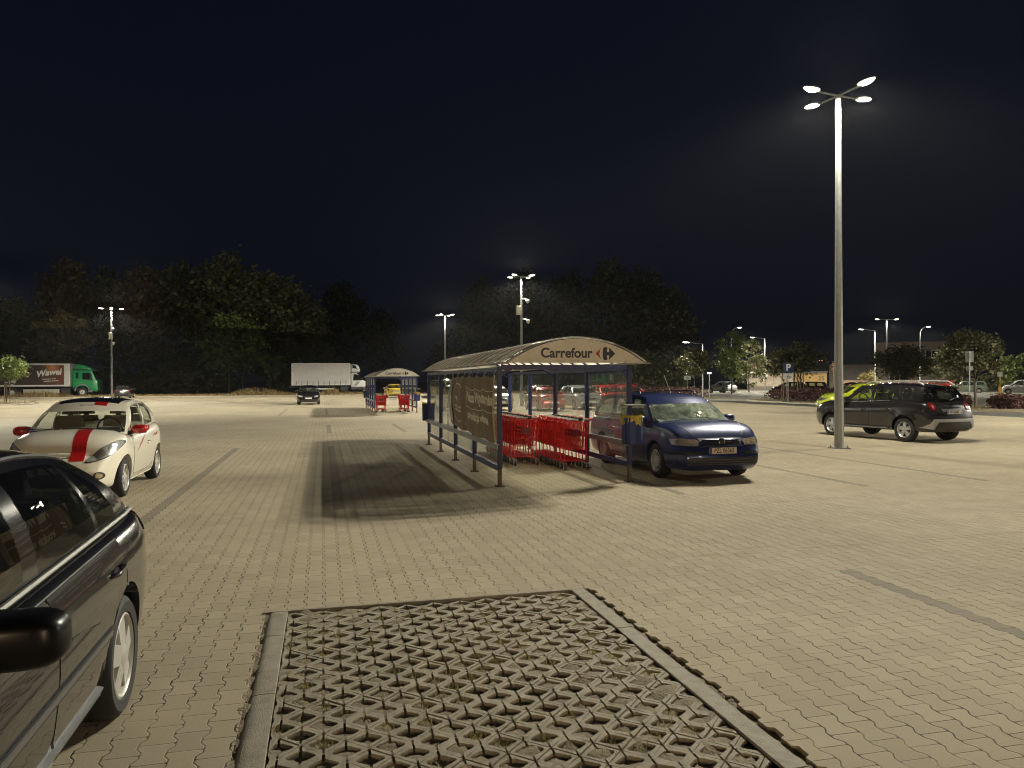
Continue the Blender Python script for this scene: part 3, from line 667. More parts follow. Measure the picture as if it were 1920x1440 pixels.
def on_banner(me, s0, s1, t0, t1, name, mat):
    "wrap flat lettering onto the cloth"
    xs = [v.co.x for v in me.vertices]; ys = [v.co.y for v in me.vertices]; x0, x1, y0, y1 = min(xs), max(xs), min(ys), max(ys)
    bm = bmesh.new(); bm.from_mesh(me)
    for k in range(1, 60):
        g = bm.verts[:] + bm.edges[:] + bm.faces[:]; bmesh.ops.bisect_plane(bm, geom=g, plane_co=(x0 + (x1 - x0) * k / 60, 0, 0), plane_no=(1, 0, 0))
    for v in bm.verts:
        s = s0 + (s1 - s0) * (v.co.x - x0) / (x1 - x0); t = t0 + (t1 - t0) * (v.co.y - y0) / max(1e-6, y1 - y0); v.co = banp(s, t) + Vector((-.006, 0, 0))
    bm.to_mesh(me); bm.free(); me.materials.clear(); me.materials.append(mat)
    for p in me.polygons: p.material_index = 0
    return link(name, me, ban)
def rect_me(pts_list):
    me = bpy.data.meshes.new('frame'); vs, fs = [], []
    for r in pts_list: o = len(vs); vs += [(x, y, 0) for x, y in r]; fs.append(tuple(range(o, o + len(r))))
    me.from_pydata(vs, [], fs); return me
on_banner(text_mesh('Nasza Wędzarnia', .3, bold=.014), .465, .965, .51, .735, 'lettering', M_CRM)
on_banner(text_mesh('produkcja własna', .3, bold=.014), .485, .925, .215, .395, 'lettering', M_CRM)
fr = [[(0, 1), (1, 1), (1, .965), (0, .965)], [(0, 0), (1, 0), (1, .035), (0, .035)], [(0, .035), (.008, .035), (.008, .965), (0, .965)], [(.99, .035), (1, .035), (1, .965), (.99, .965)]]
on_banner(rect_me(fr), .45, .975, .445, .78, 'printed_frame', M_CRM)
on_banner(rect_me([[(0, 0), (1, 0), (1, 1), (0, 1)]]), .405, .411, .1, .86, 'printed_line', M_CRM)
ov = lambda k: [(.5 + .5 * k * cos(2 * pi * i / 40), .5 + .5 * k * sin(2 * pi * i / 40)) for i in range(40)]
me = rect_me([[ov(1)[i], ov(1)[(i + 1) % 40], ov(.955)[(i + 1) % 40], ov(.955)[i]] for i in range(40)]); on_banner(me, .08, .33, .12, .88, 'printed_oval', M_CRM)
on_banner(rect_me([[(.2, 0), (.85, 0), (1, .5), (.7, 1), (.35, .9), (0, .45)]]), .15, .29, .55, .80, 'printed_picture', P('print_red', (.20, .055, .02), .5))
for t0, sA, sB, tx in ((.55, .15, .21, 'sa.'), (.40, .14, .28, 'dzarni'), (.33, .14, .28, 'własna')): on_banner(text_mesh(tx, .2, bold=.008), sA, sB, t0, t0 + .055, 'small_print', M_CRM)
b = MB(); b.grid(lambda s, t: banp(.005 + .06 * s * (1 - .7 * t) + .02 * sin(t * 9), .05 + t * .9) + Vector((-.03 - .04 * sin(pi * s), 0, 0)), 10, 30); b.build('turned_edge', P('banner_back', (.55, .52, .46), .5), ban, smooth=70, fix=False)
# ---------------------------------------------------------------- shopping trolleys
M_CART = P('trolley_red', (.60, .014, .016), .35, coat=.3, var=.2)
M_GREY = P('handle_grey', (.42, .41, .40), .45)
def trolley(loc, rz, label, group):
    root = empty('shopping_trolley', loc, rz, label, 'shopping trolley', group)
    r = .0042
    # basket: nose at +y, handle at -y
    def side(sx, t, k):   # t 0 handle .. 1 nose, k 0 bottom .. 1 top
        w0, w1 = (.255 - .03 * t), (.205 - .045 * t); y = -.36 + .84 * t + .05 * k * t
        zb, zt = .40 + .10 * t, .93 - .05 * t
        return Vector((sx * (w1 + (w0 - w1) * k), y, zb + (zt - zb) * k))
    b = MB()
    for sx in (-1, 1):
        for i in range(14): b.tube([side(sx, i / 13, 0), side(sx, i / 13, 1)], r * .9, 4, caps=False)
        for k, q in ((0, 1.5), (.3, 1), (.62, 1), (1, 2)): b.tube([side(sx, 0, k), side(sx, 1, k)], r * q, 5, caps=False)
    for i in range(9): 
        a = side(-1, i / 8, 0); c = side(1, i / 8, 0); b.tube([a, c], r, 4, caps=False)
    for i in range(9):
        s = i / 8; b.tube([side(-1, 0, 0).lerp(side(1, 0, 0), s), side(-1, 1, 0).lerp(side(1, 1, 0), s), side(-1, 1, 1).lerp(side(1, 1, 1), s)], r, 4, caps=False)
        b.tube([side(-1, 0, 0).lerp(side(1, 0, 0), s) , side(-1, 0, 1).lerp(side(1, 0, 1), s) + Vector((0, .02, 0))], r, 4, caps=False)
    for k in (.3, .65, 1): b.tube([side(-1, 1, k), side(1, 1, k)], r * 1.4, 5, caps=False); b.tube([side(-1, 0, k), side(1, 0, k)], r * 1.2, 5, caps=False)
    b.build('basket', M_CART, root, fix=False)
    b = MB()
    for sx in (-1, 1):
        b.tube([(sx * .26, -.47, .99), (sx * .262, -.38, .93), (sx * .24, -.30, .42), (sx * .235, -.33, .20), (sx * .235, -.38, .135)], .011, 6)
        b.tube([(sx * .235, -.36, .16), (sx * .16, .40, .175), (sx * .15, .44, .14)], .011, 6); b.tube([(sx * .205, -.2, .40), (sx * .17, .42, .49)], .009, 6)
    b.tube([(-.16, .40, .175), (.16, .40, .175)], .011, 6); b.tube([(-.235, -.36, .18), (.235, -.36, .18)], .011, 6)
    for k in range(7): x = -.13 + .26 * k / 6; b.tube([(x * 1.4, -.36, .185), (x, .40, .185)], .004, 4, caps=False)
    b.build('frame', M_CART, root)
    b = MB(); b.tube([(-.24, -.47, .99), (.24, -.47, .99)], .017, 8, mi=0); b.tube([(-.285, -.47, .99), (-.235, -.47, .99)], .022, 8, mi=1); b.tube([(.235, -.47, .99), (.285, -.47, .99)], .022, 8, mi=1)
    h = b.build('handle', [M_GREY, M_CART], root, smooth=40)
    b = MB(); b.box((.05, -.465, 1.0), (.085, .07, .055)); b.box((.05, -.43, .975), (.05, .06, .04)); b.build('coin_lock', M_BLK, h, bevel=.008)
    b = MB(); b.box((.0, -.375, .72), (.17, .006, .12)); b.build('card_holder', P('card_red', (.16, .008, .012), .4), root)
    for sx, y in ((-.235, -.40), (.235, -.40), (-.15, .46), (.15, .46)):
        b = MB(); b.lathe([(.0, -.016), (.05, -.016), (.062, -.008), (.062, .008), (.05, .016), (0, .016)], (sx, y, .062), 'X', 16, 0); b.bar((sx - .022, y, .06), (sx - .022, y + .02, .14), .004, .03, mi=1); b.bar((sx + .022, y, .06), (sx + .022, y + .02, .14), .004, .03, mi=1); b.box((sx, y + .02, .142), (.05, .04, .008), mi=1)
        b.build('caster', [P('caster_grey', (.06, .06, .062), .5), M_STEEL], root)
    return root
GA, GB, GC = 'trolleys nested in the right row of the near shelter', 'trolleys nested in the left row of the near shelter', 'trolleys nested in the distant shelter'
T0 = trolley((4.78, 14.42, 0), .05, 'red shopping trolley nearest the viewer, ending the right row in the near shelter', GA)
def more(x, y0, n, step, first, rest, group, rz=.0, j0=0):
    for i in range(j0, n):
        c = copy_tree(T0); c.location = (x + rnd.uniform(-.012, .012), y0 + i * step, 0); c.rotation_euler.z = rz + rnd.uniform(-.02, .02); c['group'] = group
        c['label'] = first if i == 0 and first else rest
more(4.78, 14.42, 9, .215, '', 'red shopping trolley pushed into the right hand row of the near shelter', GA, .03, 1)
more(4.06, 15.45, 12, .215, 'red shopping trolley ending the left row behind the banner in the near shelter', 'red shopping trolley pushed into the left row of the near shelter', GB)
x, y = S2.location.x, S2.location.y
more(x - .72, y + 1.25, 6, .22, 'red shopping trolley ending the left row of the distant shelter', 'red shopping trolley pushed into the left row of the distant shelter', GC)
more(x + .60, y + 1.3, 6, .22, 'red shopping trolley ending the right row of the distant shelter', 'red shopping trolley pushed into the right row of the distant shelter', GC)
# ---------------------------------------------------------------- vehicles
def lerp(a, b, t): return a + (b - a) * t
def interp(pts, x):
    "smooth interpolation through (x, v) points sorted by x"
    if x <= pts[0][0]: return pts[0][1]
    if x >= pts[-1][0]: return pts[-1][1]
    for i in range(len(pts) - 1):
        (x0, y0), (x1, y1) = pts[i], pts[i + 1]
        if x0 <= x <= x1:
            h = x1 - x0; t = (x - x0) / h
            def sl(k):
                if k == 0: return (pts[1][1] - pts[0][1]) / (pts[1][0] - pts[0][0])
                if k == len(pts) - 1: return (pts[-1][1] - pts[-2][1]) / (pts[-1][0] - pts[-2][0])
                a = (pts[k][1] - pts[k - 1][1]) / (pts[k][0] - pts[k - 1][0]); c = (pts[k + 1][1] - pts[k][1]) / (pts[k + 1][0] - pts[k][0])
                return 0 if a * c <= 0 else 2 * a * c / (a + c)
            m0, m1 = sl(i) * h, sl(i + 1) * h
            return (2 * t ** 3 - 3 * t * t + 1) * y0 + (t ** 3 - 2 * t * t + t) * m0 + (-2 * t ** 3 + 3 * t * t) * y1 + (t ** 3 - t * t) * m1
SECT = [(0, 0), (.5, 0), (.80, 0), (.885, .012), (.93, .05), (.955, .12), (.972, .22), (.985, .34), (.995, .46), (1, .57), (1, .66), (.992, .75), (.978, .83), (.962, .89), (.942, .935), (.918, .965), (.89, .985), (.855, 1.0)]
TOPS = [(.72, .55), (.56, .75), (.38, .9), (.19, .98), (0, 1)]
def paint(name, col, rough=.22, metal=.35):
    return P('paint_' + name, col, rough, metal=metal, coat=1.0, var=.06, scale=2, dirt=tuple(c * .7 + .05 for c in col), dirtamt=.12)
def car(loc, rz, label, S, mats, group=None, detail=2, sc=1.0):
    """front is +x, left is +y, z = 0 on the road; S describes the shape in metres"""
    root = empty(S.get('name', 'parked_car'), loc, rz, label, 'car', group, sc)
    L, Wd, wb, wr = S['L'], S['W'], S['wb'], S['wr']; xf = wb / 2 + S['fo']; xr = xf - L; hw = Wd / 2; zb = S.get('zb', .19)
    prof = sorted(S['prof']); crown = S.get('crown', .045); ff, rf = S.get('ff', .74), S.get('rf', .82)
    paintm = mats['paint']
    # ---- lower body
    nx = 64 if detail > 1 else 44
    xs = [xr + L * (.5 - .5 * cos(pi * i / nx)) * .35 + L * (i / nx) * .65 for i in range(nx + 1)]
    FL, RL = S.get('fl', .75), S.get('rl', .55)
    def halfw(x):
        w = hw
        if x > xf - FL: t = (x - xf + FL) / FL; w *= 1 - (1 - ff) * t ** S.get('fp', 2.4)
        if x < xr + RL: t = (xr + RL - x) / RL; w *= 1 - (1 - rf) * t ** S.get('rp', 2.4)
        return w
    def top(x): return interp(prof, x)
    nose, tail = S['nose'], S['tailp']     # (z fraction, set-back) of the end faces
    def place(x, yf, zf, zt, up=0.0):
        w = halfw(x); z = zb + zf * (zt - zb) + up * crown * (w / hw)
        if x > xf - .6: t = (x - xf + .6) / .6; x = x - interp(nose, zf if zf < 1 else 1.0) * t * t
        if x < xr + .5: t = (xr + .5 - x) / .5; x = x + interp(tail, zf if zf < 1 else 1.0) * t * t
        y = yf * w
        if S.get('flare'):   # bulge round the wheels
            for wx in (wb / 2, -wb / 2):
                d = abs(sqrt((x - wx) ** 2 + (z - wr) ** 2) - wr - .06); 
                if d < .1 and yf > .6: y += S['flare'] * (1 - d / .1)
        if S.get('crease') and yf > .9: y += .012 * math.exp(-((zf - S['crease']) / .03) ** 2)
        return Vector((x, y, z))
    rows = [(a, c, 0) for a, c in SECT] + [(a, 1, c) for a, c in TOPS]
    bm = bmesh.new(); ring = []
    for x in xs:
        zt = top(x); half = [place(x, a, c, zt, u) for a, c, u in rows]
        full = half + [Vector((p.x, -p.y, p.z)) for p in half[-2:0:-1]]
        ring.append([bm.verts.new(p) for p in full])
    m = len(ring[0]); cowl, rbase = S['cowl'], S['rbase']
    for i in range(nx):
        for j in range(m):
            f = bm.faces.new((ring[i][j], ring[i + 1][j], ring[i + 1][(j + 1) % m], ring[i][(j + 1) % m]))
            c = f.calc_center_median()
            if rbase < c.x < cowl and c.z > top(c.x) - .004 and abs(c.y) < halfw(c.x) * .85: f.material_index = 2
            if c.z < zb + S.get('skirt', .0): f.material_index = 1
    nh = len(rows)
    for k, ri in ((0, ring[0]), (1, ring[-1])):   # rounded end faces
        prev = None; N = 8
        grid_ = []
        for j in range(nh):
            a = ri[j]; c = ri[(m - j) % m]; row = [a]
            for q in range(1, N):
                t = q / N; p = a.co.lerp(c.co, t); bul = 4 * t * (1 - t) * abs(a.co.y) * S.get('bul', .085)
                row.append(bm.verts.new(p + Vector(((bul if k else -bul), 0, 0))))
            row.append(c); grid_.append(row)
        for j in range(nh - 1):
            for q in range(N):
                vs = [grid_[j][q], grid_[j][q + 1], grid_[j + 1][q + 1], grid_[j + 1][q]]
                uq = []
                for v in vs:
                    if v not in uq: uq.append(v)
                if len(uq) < 3: continue
                try:
                    f = bm.faces.new(uq)
                    if f.calc_center_median().z < zb + S.get('skirt', .0): f.material_index = 1
                except ValueError: pass
    bmesh.ops.remove_doubles(bm, verts=bm.verts, dist=.0004); bmesh.ops.recalc_face_normals(bm, faces=bm.faces)
    me = bpy.data.meshes.new('body'); bm.to_mesh(me); bm.free()
    for mm in (paintm, mats.get('trim', M_BLK), M_DRK, mats.get('lining', M_LIN)): me.materials.append(mm)
    body = link('body', me, None)
    cut = MB()
    for wx in (wb / 2, -wb / 2): cut.lathe([(0, -hw - .3), (wr + S.get('gap', .055), -hw - .3), (wr + S.get('gap', .055), hw + .3), (0, hw + .3)], (wx, 0, wr + .01), 'Y', 40)
    for wx in (wb / 2, -wb / 2): pass
    cm = bpy.data.meshes.new('cut'); cm.from_pydata(cut.v, [], cut.f); cm.materials.append(paintm); cm.materials.append(M_DRK)
    for p in cm.polygons: p.material_index = 1
    bmc = bmesh.new(); bmc.from_mesh(cm); bmesh.ops.remove_doubles(bmc, verts=bmc.verts, dist=.001); bmesh.ops.recalc_face_normals(bmc, faces=bmc.faces); bmc.to_mesh(cm); bmc.free()
    co = link('cut', cm); md = body.modifiers.new('arch', 'BOOLEAN'); md.operation = 'DIFFERENCE'; md.object = co; md.solver = 'EXACT'
    try: md.material_mode = 'INDEX'
    except Exception: pass
    me2 = bpy.data.meshes.new_from_object(body.evaluated_get(bpy.context.evaluated_depsgraph_get()))
    bpy.data.objects.remove(body); bpy.data.objects.remove(co); bpy.data.meshes.remove(me)
    for p in me2.polygons:
        c = p.center
        if abs(p.normal.y) < .45 and any(abs(sqrt((c.x - wx) ** 2 + (c.z - wr - .01) ** 2) - wr - S.get('gap', .055)) < .03 for wx in (wb / 2, -wb / 2)) and c.z > zb - .01: p.material_index = 1 if p.material_index == 0 and abs(c.y) > hw * .6 else 2
    # ---- greenhouse
    def belt(x): 
        w = halfw(x) * .875; return Vector((x, w, top(x) + .004))
    roof = sorted(S['roof']); rw = S['rw']                         # roof height along x, half width
    xts = S['wtop']; rt = S['rtop']                                # roof front and rear on the centre line
    def roofz(x, y): 
        w = rw if not isinstance(rw, list) else interp(sorted(rw), x)
        return interp(roof, x) - .055 * (y / w) ** 2
    def rwid(x): return rw if not isinstance(rw, list) else interp(sorted(rw), x)
    segs = S['side']                                               # (kind, base x, top x) boundaries from front to rear
    loopB, loopT, kinds = [], [], []
    nf = 8
    b0, t0 = segs[0][1], segs[0][2]
    for i in range(nf):
        t = i / nf; y = sin(t * pi / 2); wB, wT = belt(b0).y, rwid(t0)
        loopB.append(Vector((lerp(b0, cowl, 1 - y * y), wB * y, lerp(top(b0), top(cowl), 1 - y * y) + .01 + .02 * (1 - y * y))))
        xt = lerp(t0, xts, 1 - y * y); loopT.append(Vector((xt, wT * y, roofz(xt, wT * y)))); kinds.append('windscreen')
    kinds[-1] = 'windscreen'
    for k in range(len(segs) - 1):
        (kd, xb0, xt0), (_, xb1, xt1) = segs[k], segs[k + 1]; n = 2 if kd in 'PK' else 6
        for i in range(n):
            t = i / n; xb = lerp(xb0, xb1, t); xt = lerp(xt0, xt1, t); w = rwid(xt)
            loopB.append(belt(xb)); loopT.append(Vector((xt, w, roofz(xt, w)))); kinds.append(kd + str(k))
    kd, b1, t1 = segs[-1]
    for i in range(nf + 1):
        t = i / nf; y = cos(t * pi / 2); wB, wT = belt(b1).y, rwid(t1)
        loopB.append(Vector((lerp(b1, rbase, 1 - y * y), wB * y, lerp(top(b1), top(rbase), 1 - y * y) + .004)))
        xt = lerp(t1, rt, 1 - y * y); loopT.append(Vector((xt, wT * y, roofz(xt, wT * y))))
        kinds.append('rear_window')
    n = len(loopB); ts = S.get('rows', [0, .05, .25, .5, .72, .88, 1.0]); BG = S.get('bulge', .035)
    def shell(inset):
        cols = []
        for i in range(n):
            B, T = loopB[i], loopT[i]; a = loopB[max(i - 1, 0)]; c = loopB[min(i + 1, n - 1)]; d = (c - a); nrm = Vector((-d.y, d.x, 0)).normalized() * -1.0
            if nrm.dot(Vector((B.x - (cowl + rbase) / 2, B.y, 0))) < 0: nrm = -nrm
            if i == 0: nrm = Vector((1, 0, 0))
            if i == n - 1: nrm = Vector((-1, 0, 0))
            cols.append([B.lerp(T, t) + nrm * (BG * 4 * t * (1 - t) - inset) - Vector((0, 0, inset * .8 * t)) for t in ts])
        return cols
    out = shell(0); mv, mf, mi = [], [], []; panes = {}
    def addq(store, q):
        for s in (1, -1):
            o = len(store[0]); store[0].extend([(p.x, p.y * s, p.z) for p in q]); store[1].append((o, o + 1, o + 2, o + 3) if s > 0 else (o + 3, o + 2, o + 1, o))
    sh = ([], [], [])
    for i in range(n - 1):
        k = kinds[i]; isg = k[0] not in 'PK'
        for r in range(len(ts) - 1):
            q = [out[i][r], out[i][r + 1], out[i + 1][r + 1], out[i + 1][r]]
            lowr, hir = (k in ('windscreen',) and r == 0), r == len(ts) - 2
            if k == 'windscreen' and S.get('band', 1) and (r in (0, len(ts) - 3) or i == nf - 1) and r < len(ts) - 2:
                m0 = len(sh[1]); addq(sh, q); sh[2].extend([1] * (len(sh[1]) - m0)); continue
            if isg and 1 <= r < len(ts) - 2 or (isg and k == 'windscreen' and 0 <= r < len(ts) - 2):
                panes.setdefault(k, ([], []))
                addq(panes[k], q)
            else:
                m0 = len(sh[1]); addq(sh, q); mat_i = 0
                if k[0] == 'K' : mat_i = 1
                if r == 0 and k not in ('rear_window',): mat_i = 1
                sh[2].extend([mat_i] * (len(sh[1]) - m0))
    # roof skin
    NK = 10
    for i in range(n - 1):
        for s in range(NK):
            def rp(j, y): 
                T = loopT[j]; yy = T.y * (1 - 2 * y / NK); w = max(T.y, 1e-4); return Vector((T.x, yy, roofz(T.x, yy) if T.y > .02 else T.z))
            q = [rp(i, s), rp(i, s + 1), rp(i + 1, s + 1), rp(i + 1, s)]; o = len(sh[0]); sh[0].extend([tuple(p) for p in q]); sh[1].append((o, o + 1, o + 2, o + 3)); sh[2].append(0)
            # lining below
            q = [p - Vector((0, 0, .035)) for p in q]; o = len(sh[0]); sh[0].extend([tuple(p) for p in q]); sh[1].append((o + 3, o + 2, o + 1, o)); sh[2].append(3)
    inn = shell(.03)
    for i in range(n - 1):
        k = kinds[i]
        for r in range(len(ts) - 1):
            if k[0] in 'PK' or r == len(ts) - 2:
                m0 = len(sh[1]); addq(sh, [inn[i][r], inn[i][r + 1], inn[i + 1][r + 1], inn[i + 1][r]]); sh[2].extend([3] * (len(sh[1]) - m0))
    bm = bmesh.new(); bm.from_mesh(me2)
    vv = [bm.verts.new(p) for p in sh[0]]
    for f, q in zip(sh[1], sh[2]):
        ids = []
        for i in f:
            if all((vv[i].co - vv[j].co).length > 1e-5 for j in ids): ids.append(i)
        if len(ids) < 3: continue
        try: fc = bm.faces.new([vv[i] for i in ids]); fc.material_index = q
        except ValueError: pass
    bmesh.ops.remove_doubles(bm, verts=bm.verts, dist=.0006)
    bm.to_mesh(me2); bm.free(); me2.name = 'body'
    me2.materials.clear()
    for mm in (paintm, mats.get('trim', M_BLK), M_DRK, mats.get('lining', M_LIN)): me2.materials.append(mm)
    me2.polygons.foreach_set('use_smooth', [True] * len(me2.polygons)); me2.set_sharp_from_angle(angle=radians(32)); me2.update()
    body = link('body', me2, root)
    for k, (v, f) in panes.items():
        nm = k if k in ('windscreen', 'rear_window') else 'side_window'; me = bpy.data.meshes.new(nm)
        if nm == 'side_window':
            for s, e in ((0, 0), (1, 1)):
                fs = [q for qi, q in enumerate(f) if qi % 2 == s]; ids = sorted({i for q in fs for i in q}); mp = {i: j for j, i in enumerate(ids)}
                me = bpy.data.meshes.new(nm); me.from_pydata([v[i] for i in ids], [], [tuple(mp[i] for i in q) for q in fs]); me.materials.append(mats.get('side_glass', mats.get('glass', M_GLS)) if not k.startswith('T') else M_GLT)
                me.polygons.foreach_set('use_smooth', [True] * len(me.polygons)); link(nm, me, root)
        else:
            me.from_pydata(v, [], f); bmg = bmesh.new(); bmg.from_mesh(me); bmesh.ops.remove_doubles(bmg, verts=bmg.verts, dist=.0005); bmg.to_mesh(me); bmg.free()
            me.materials.append(mats.get('rear_glass', mats.get('glass', M_GLS)) if nm == 'rear_window' else mats.get('glass', M_GLS))
            me.polygons.foreach_set('use_smooth', [True] * len(me.polygons)); link(nm, me, root)
    # ---- interior
    if detail > 0:
        zt = top(0); sm = mats.get('seat', M_SEAT)
        for (x, ys) in ((S.get('seatx', -.05), (.36, -.36)), (S.get('seatx', -.05) - .88, (.36, -.36))):
            if x - .2 < rbase: continue
            for y in ys:
                hgt = interp(roof, x) - top(x)
                b = MB(); b.box((x - .06, y, zt + hgt * .22), (.12, .46, hgt * .52), taper=(.7, .82)); b.box((x - .12, y, zt + hgt * .64), (.09, .25, hgt * .24), taper=(.8, .8)); b.bar((x - .1, y, zt + hgt * .4), (x - .12, y, zt + hgt * .6), .08, .02)
                b.build('seat', sm, root, smooth=60, bevel=.035, seg=3)
        if detail > 1:
            b = MB(); wxs = cowl - .62; b.tube([Vector((wxs - .03 + .09 * cos(a) * .45, .36 + .18 * sin(a), zt + .06 + .17 * cos(a))) for a in [2 * pi * i / 24 for i in range(25)]], .014, 6, caps=False); b.bar((wxs, .20, zt + .06), (wxs, .52, zt + .06), .03)
            b.build('steering_wheel', mats.get('wheelmat', M_BLK), root, smooth=60)
            b = MB(); b.grid(lambda s, t: (cowl - .12 - .55 * s, (t - .5) * 2 * belt(b0).y * (.93 - .02 * s), top(cowl) + .01 + .045 * sin(pi * min(1, s * 1.3)) + (.03 * math.exp(-((t - .76) / .12) ** 2) * s)), 8, 20); b.build('dashboard', mats.get('dash', M_DRK), root, smooth=60)
            b = MB(); xm = lerp(cowl, xts, .80); b.box((xm - .10, 0, lerp(top(cowl), interp(roof, xts), .88)), (.03, .22, .06)); b.build('mirror_inside', M_BLK, root, bevel=.012)
    # ---- wheels
    rim_n, rim_m, tw = S.get('spokes', 5), mats.get('rim', M_SIL), S.get('tw', .195)
    first = None
    for wx in (wb / 2, -wb / 2):
        for s in (1, -1):
            yc = s * (hw - tw / 2 - S.get('win', .02)); o = empty('wheel', (wx, yc, wr), 0 if s > 0 else pi); o.parent = root
            if first is None:
                rr = S.get('rr', wr * .66)
                b = MB(); h = tw / 2
                b.lathe([(rr - .005, -h + .02), (rr + .01, -h), (wr - .035, -h), (wr - .008, -h + .02), (wr, -h + .05), (wr, h - .05), (wr - .008, h - .02), (wr - .035, h), (rr + .01, h - .004), (rr - .005, h - .02)], (0, 0, 0), 'Y', 40, 0)
                ty = b.build('tyre', M_RUB, o, smooth=40)
                b = MB(); b.lathe([(rr + .003, h - .012), (rr - .008, h - .006), (rr - .022, h - .02), (rr - .03, h - .06), (rr - .03, -h + .03)], (0, 0, 0), 'Y', 40)
                st = S.get('rimstyle', 'spoke'); yo = h - S.get('dish', .035)
                if st == 'spoke':
                    for k in range(rim_n):
                        a = 2 * pi * k / rim_n + .3; wd = S.get('spw', .06); d = Vector((cos(a), 0, sin(a))); e = Vector((-sin(a), 0, cos(a))); r0, r1 = .05, rr - .015; wo = wd * S.get('spflare', 1.25)
                        P4 = [d * r0 - e * wd * .5, d * r0 + e * wd * .5, d * r1 + e * wo * .5, d * r1 - e * wo * .5]
                        b.add([p + Vector((0, yo + .012 * (i < 2), 0)) for i, p in enumerate(P4)] + [p * 1.0 + Vector((0, yo - .03, 0)) for p in P4], [(0, 1, 2, 3), (0, 4, 5, 1), (1, 5, 6, 2), (2, 6, 7, 3), (3, 7, 4, 0)])
                    b.lathe([(0, yo + .02), (.045, yo + .018), (.075, yo + .004), (.08, yo - .03)], (0, 0, 0), 'Y', 20)
                else:   # covers with slots round the rim
                    r1 = rr - .02; r0 = rr * .46; ns = rim_n
                    b.lathe([(0, yo + .012), (.03, yo + .012), (.04, yo + .006), (r0 * .6, yo + .012), (r0, yo + .006)], (0, 0, 0), 'Y', 48)
                    for k in range(ns):
                        a = 2 * pi * k / ns; w2 = pi / ns * .46
                        q = [(r0 * cos(a - w2), yo + .006, r0 * sin(a - w2)), (r0 * cos(a + w2), yo + .006, r0 * sin(a + w2)), (r1 * cos(a + w2 * .8), yo + .010, r1 * sin(a + w2 * .8)), (r1 * cos(a - w2 * .8), yo + .010, r1 * sin(a - w2 * .8))]
                        b.add(q, [(0, 1, 2, 3)])
                    b.lathe([(r1 - .014, yo + .010), (r1 + .02, yo + .014)], (0, 0, 0), 'Y', 48)
                ri = b.build('rim', rim_m, o, smooth=35)
                b = MB(); b.lathe([(0, yo - .05), (rr - .01, yo - .05)], (0, 0, 0), 'Y', 24); b.lathe([(0, yo - .035), (.12, yo - .035), (.12, yo - .05)], (0, 0, 0), 'Y', 24); br = b.build('brake', P('brake_dark', (.03, .03, .03), .6), o)
                first = (ty, ri, br)
            else:
                for q in first: c = q.copy(); COL.objects.link(c); c.parent = o
    # ---- helper that lays a shaped piece on the skin
    bmx = bmesh.new(); bmx.from_mesh(me2)
    bvh = BVHTree.FromBMesh(bmx)
    def patch(name, poly, plane, mat, side=1, off=.006, res=.05, parent=None, rnd_=0, label=None, depth=.012):
        if rnd_: poly = chaikin(poly, rnd_)
        pb = bmesh.new(); f = pb.faces.new([pb.verts.new((u, v, 0)) for u, v in poly])
        us = [p[0] for p in poly]; vs_ = [p[1] for p in poly]
        for lo, hi, no in ((min(us), max(us), (1, 0, 0)), (min(vs_), max(vs_), (0, 1, 0))):
            q = math.ceil(lo / res) * res
            while q < hi - 1e-5:
                if q > lo + 1e-5: bmesh.ops.bisect_plane(pb, geom=pb.verts[:] + pb.edges[:] + pb.faces[:], plane_co=(no[0] * q, no[1] * q, 0), plane_no=no, dist=1e-6)
                q += res
        outl = [e for e in pb.edges if len(e.link_faces) == 1]
        lay = {}
        for v in pb.verts:
            u, w = v.co.x, v.co.y
            if plane == 'side': o_, d_ = Vector((u, side * 4, w)), Vector((0, -side, 0))
            elif plane == 'front': o_, d_ = Vector((8, u, w)), Vector((-1, 0, 0))
            elif plane == 'rear': o_, d_ = Vector((-8, u, w)), Vector((1, 0, 0))
            else: o_, d_ = Vector((u, w, 6)), Vector((0, 0, -1))
            h = bvh.ray_cast(o_, d_)
            if h[0] is None or (plane == 'side' and h[0].y * side < .2): h = bvh.find_nearest(o_ + d_ * (4 - hw if plane == 'side' else 8 - abs(xf) if plane == 'front' else 8 - abs(xr) if plane == 'rear' else 5))
            nrm = h[1] if h[1].dot(d_) < 0 else -h[1]
            lay[v] = (h[0], nrm, d_)
        for v, (p, nr, d_) in lay.items(): v.co = p + nr * off
        r = bmesh.ops.extrude_edge_only(pb, edges=outl)
        nv = [g for g in r['geom'] if isinstance(g, bmesh.types.BMVert)]
        for v in nv:
            best = min(lay.items(), key=lambda kv: (kv[0].co - v.co).length_squared); v.co = best[1][0] - best[1][1] * depth
        bmesh.ops.recalc_face_normals(pb, faces=pb.faces)
        fc = max(pb.faces, key=lambda q: q.calc_area()); dd = {'side': Vector((0, side, 0)), 'front': Vector((1, 0, 0)), 'rear': Vector((-1, 0, 0)), 'top': Vector((0, 0, 1))}[plane]
        if fc.normal.dot(dd) < 0: bmesh.ops.reverse_faces(pb, faces=pb.faces)
        me = bpy.data.meshes.new(name); pb.to_mesh(me); pb.free(); me.materials.append(mat)
        me.polygons.foreach_set('use_smooth', [True] * len(me.polygons)); me.set_sharp_from_angle(angle=radians(40))
        o = link(name, me, parent or root)
        if label: o['label'] = label
        return o
    def both(name, poly, mat, off=.006, **kw): return [patch(name, poly, 'side', mat, s, off, **kw) for s in (1, -1)]
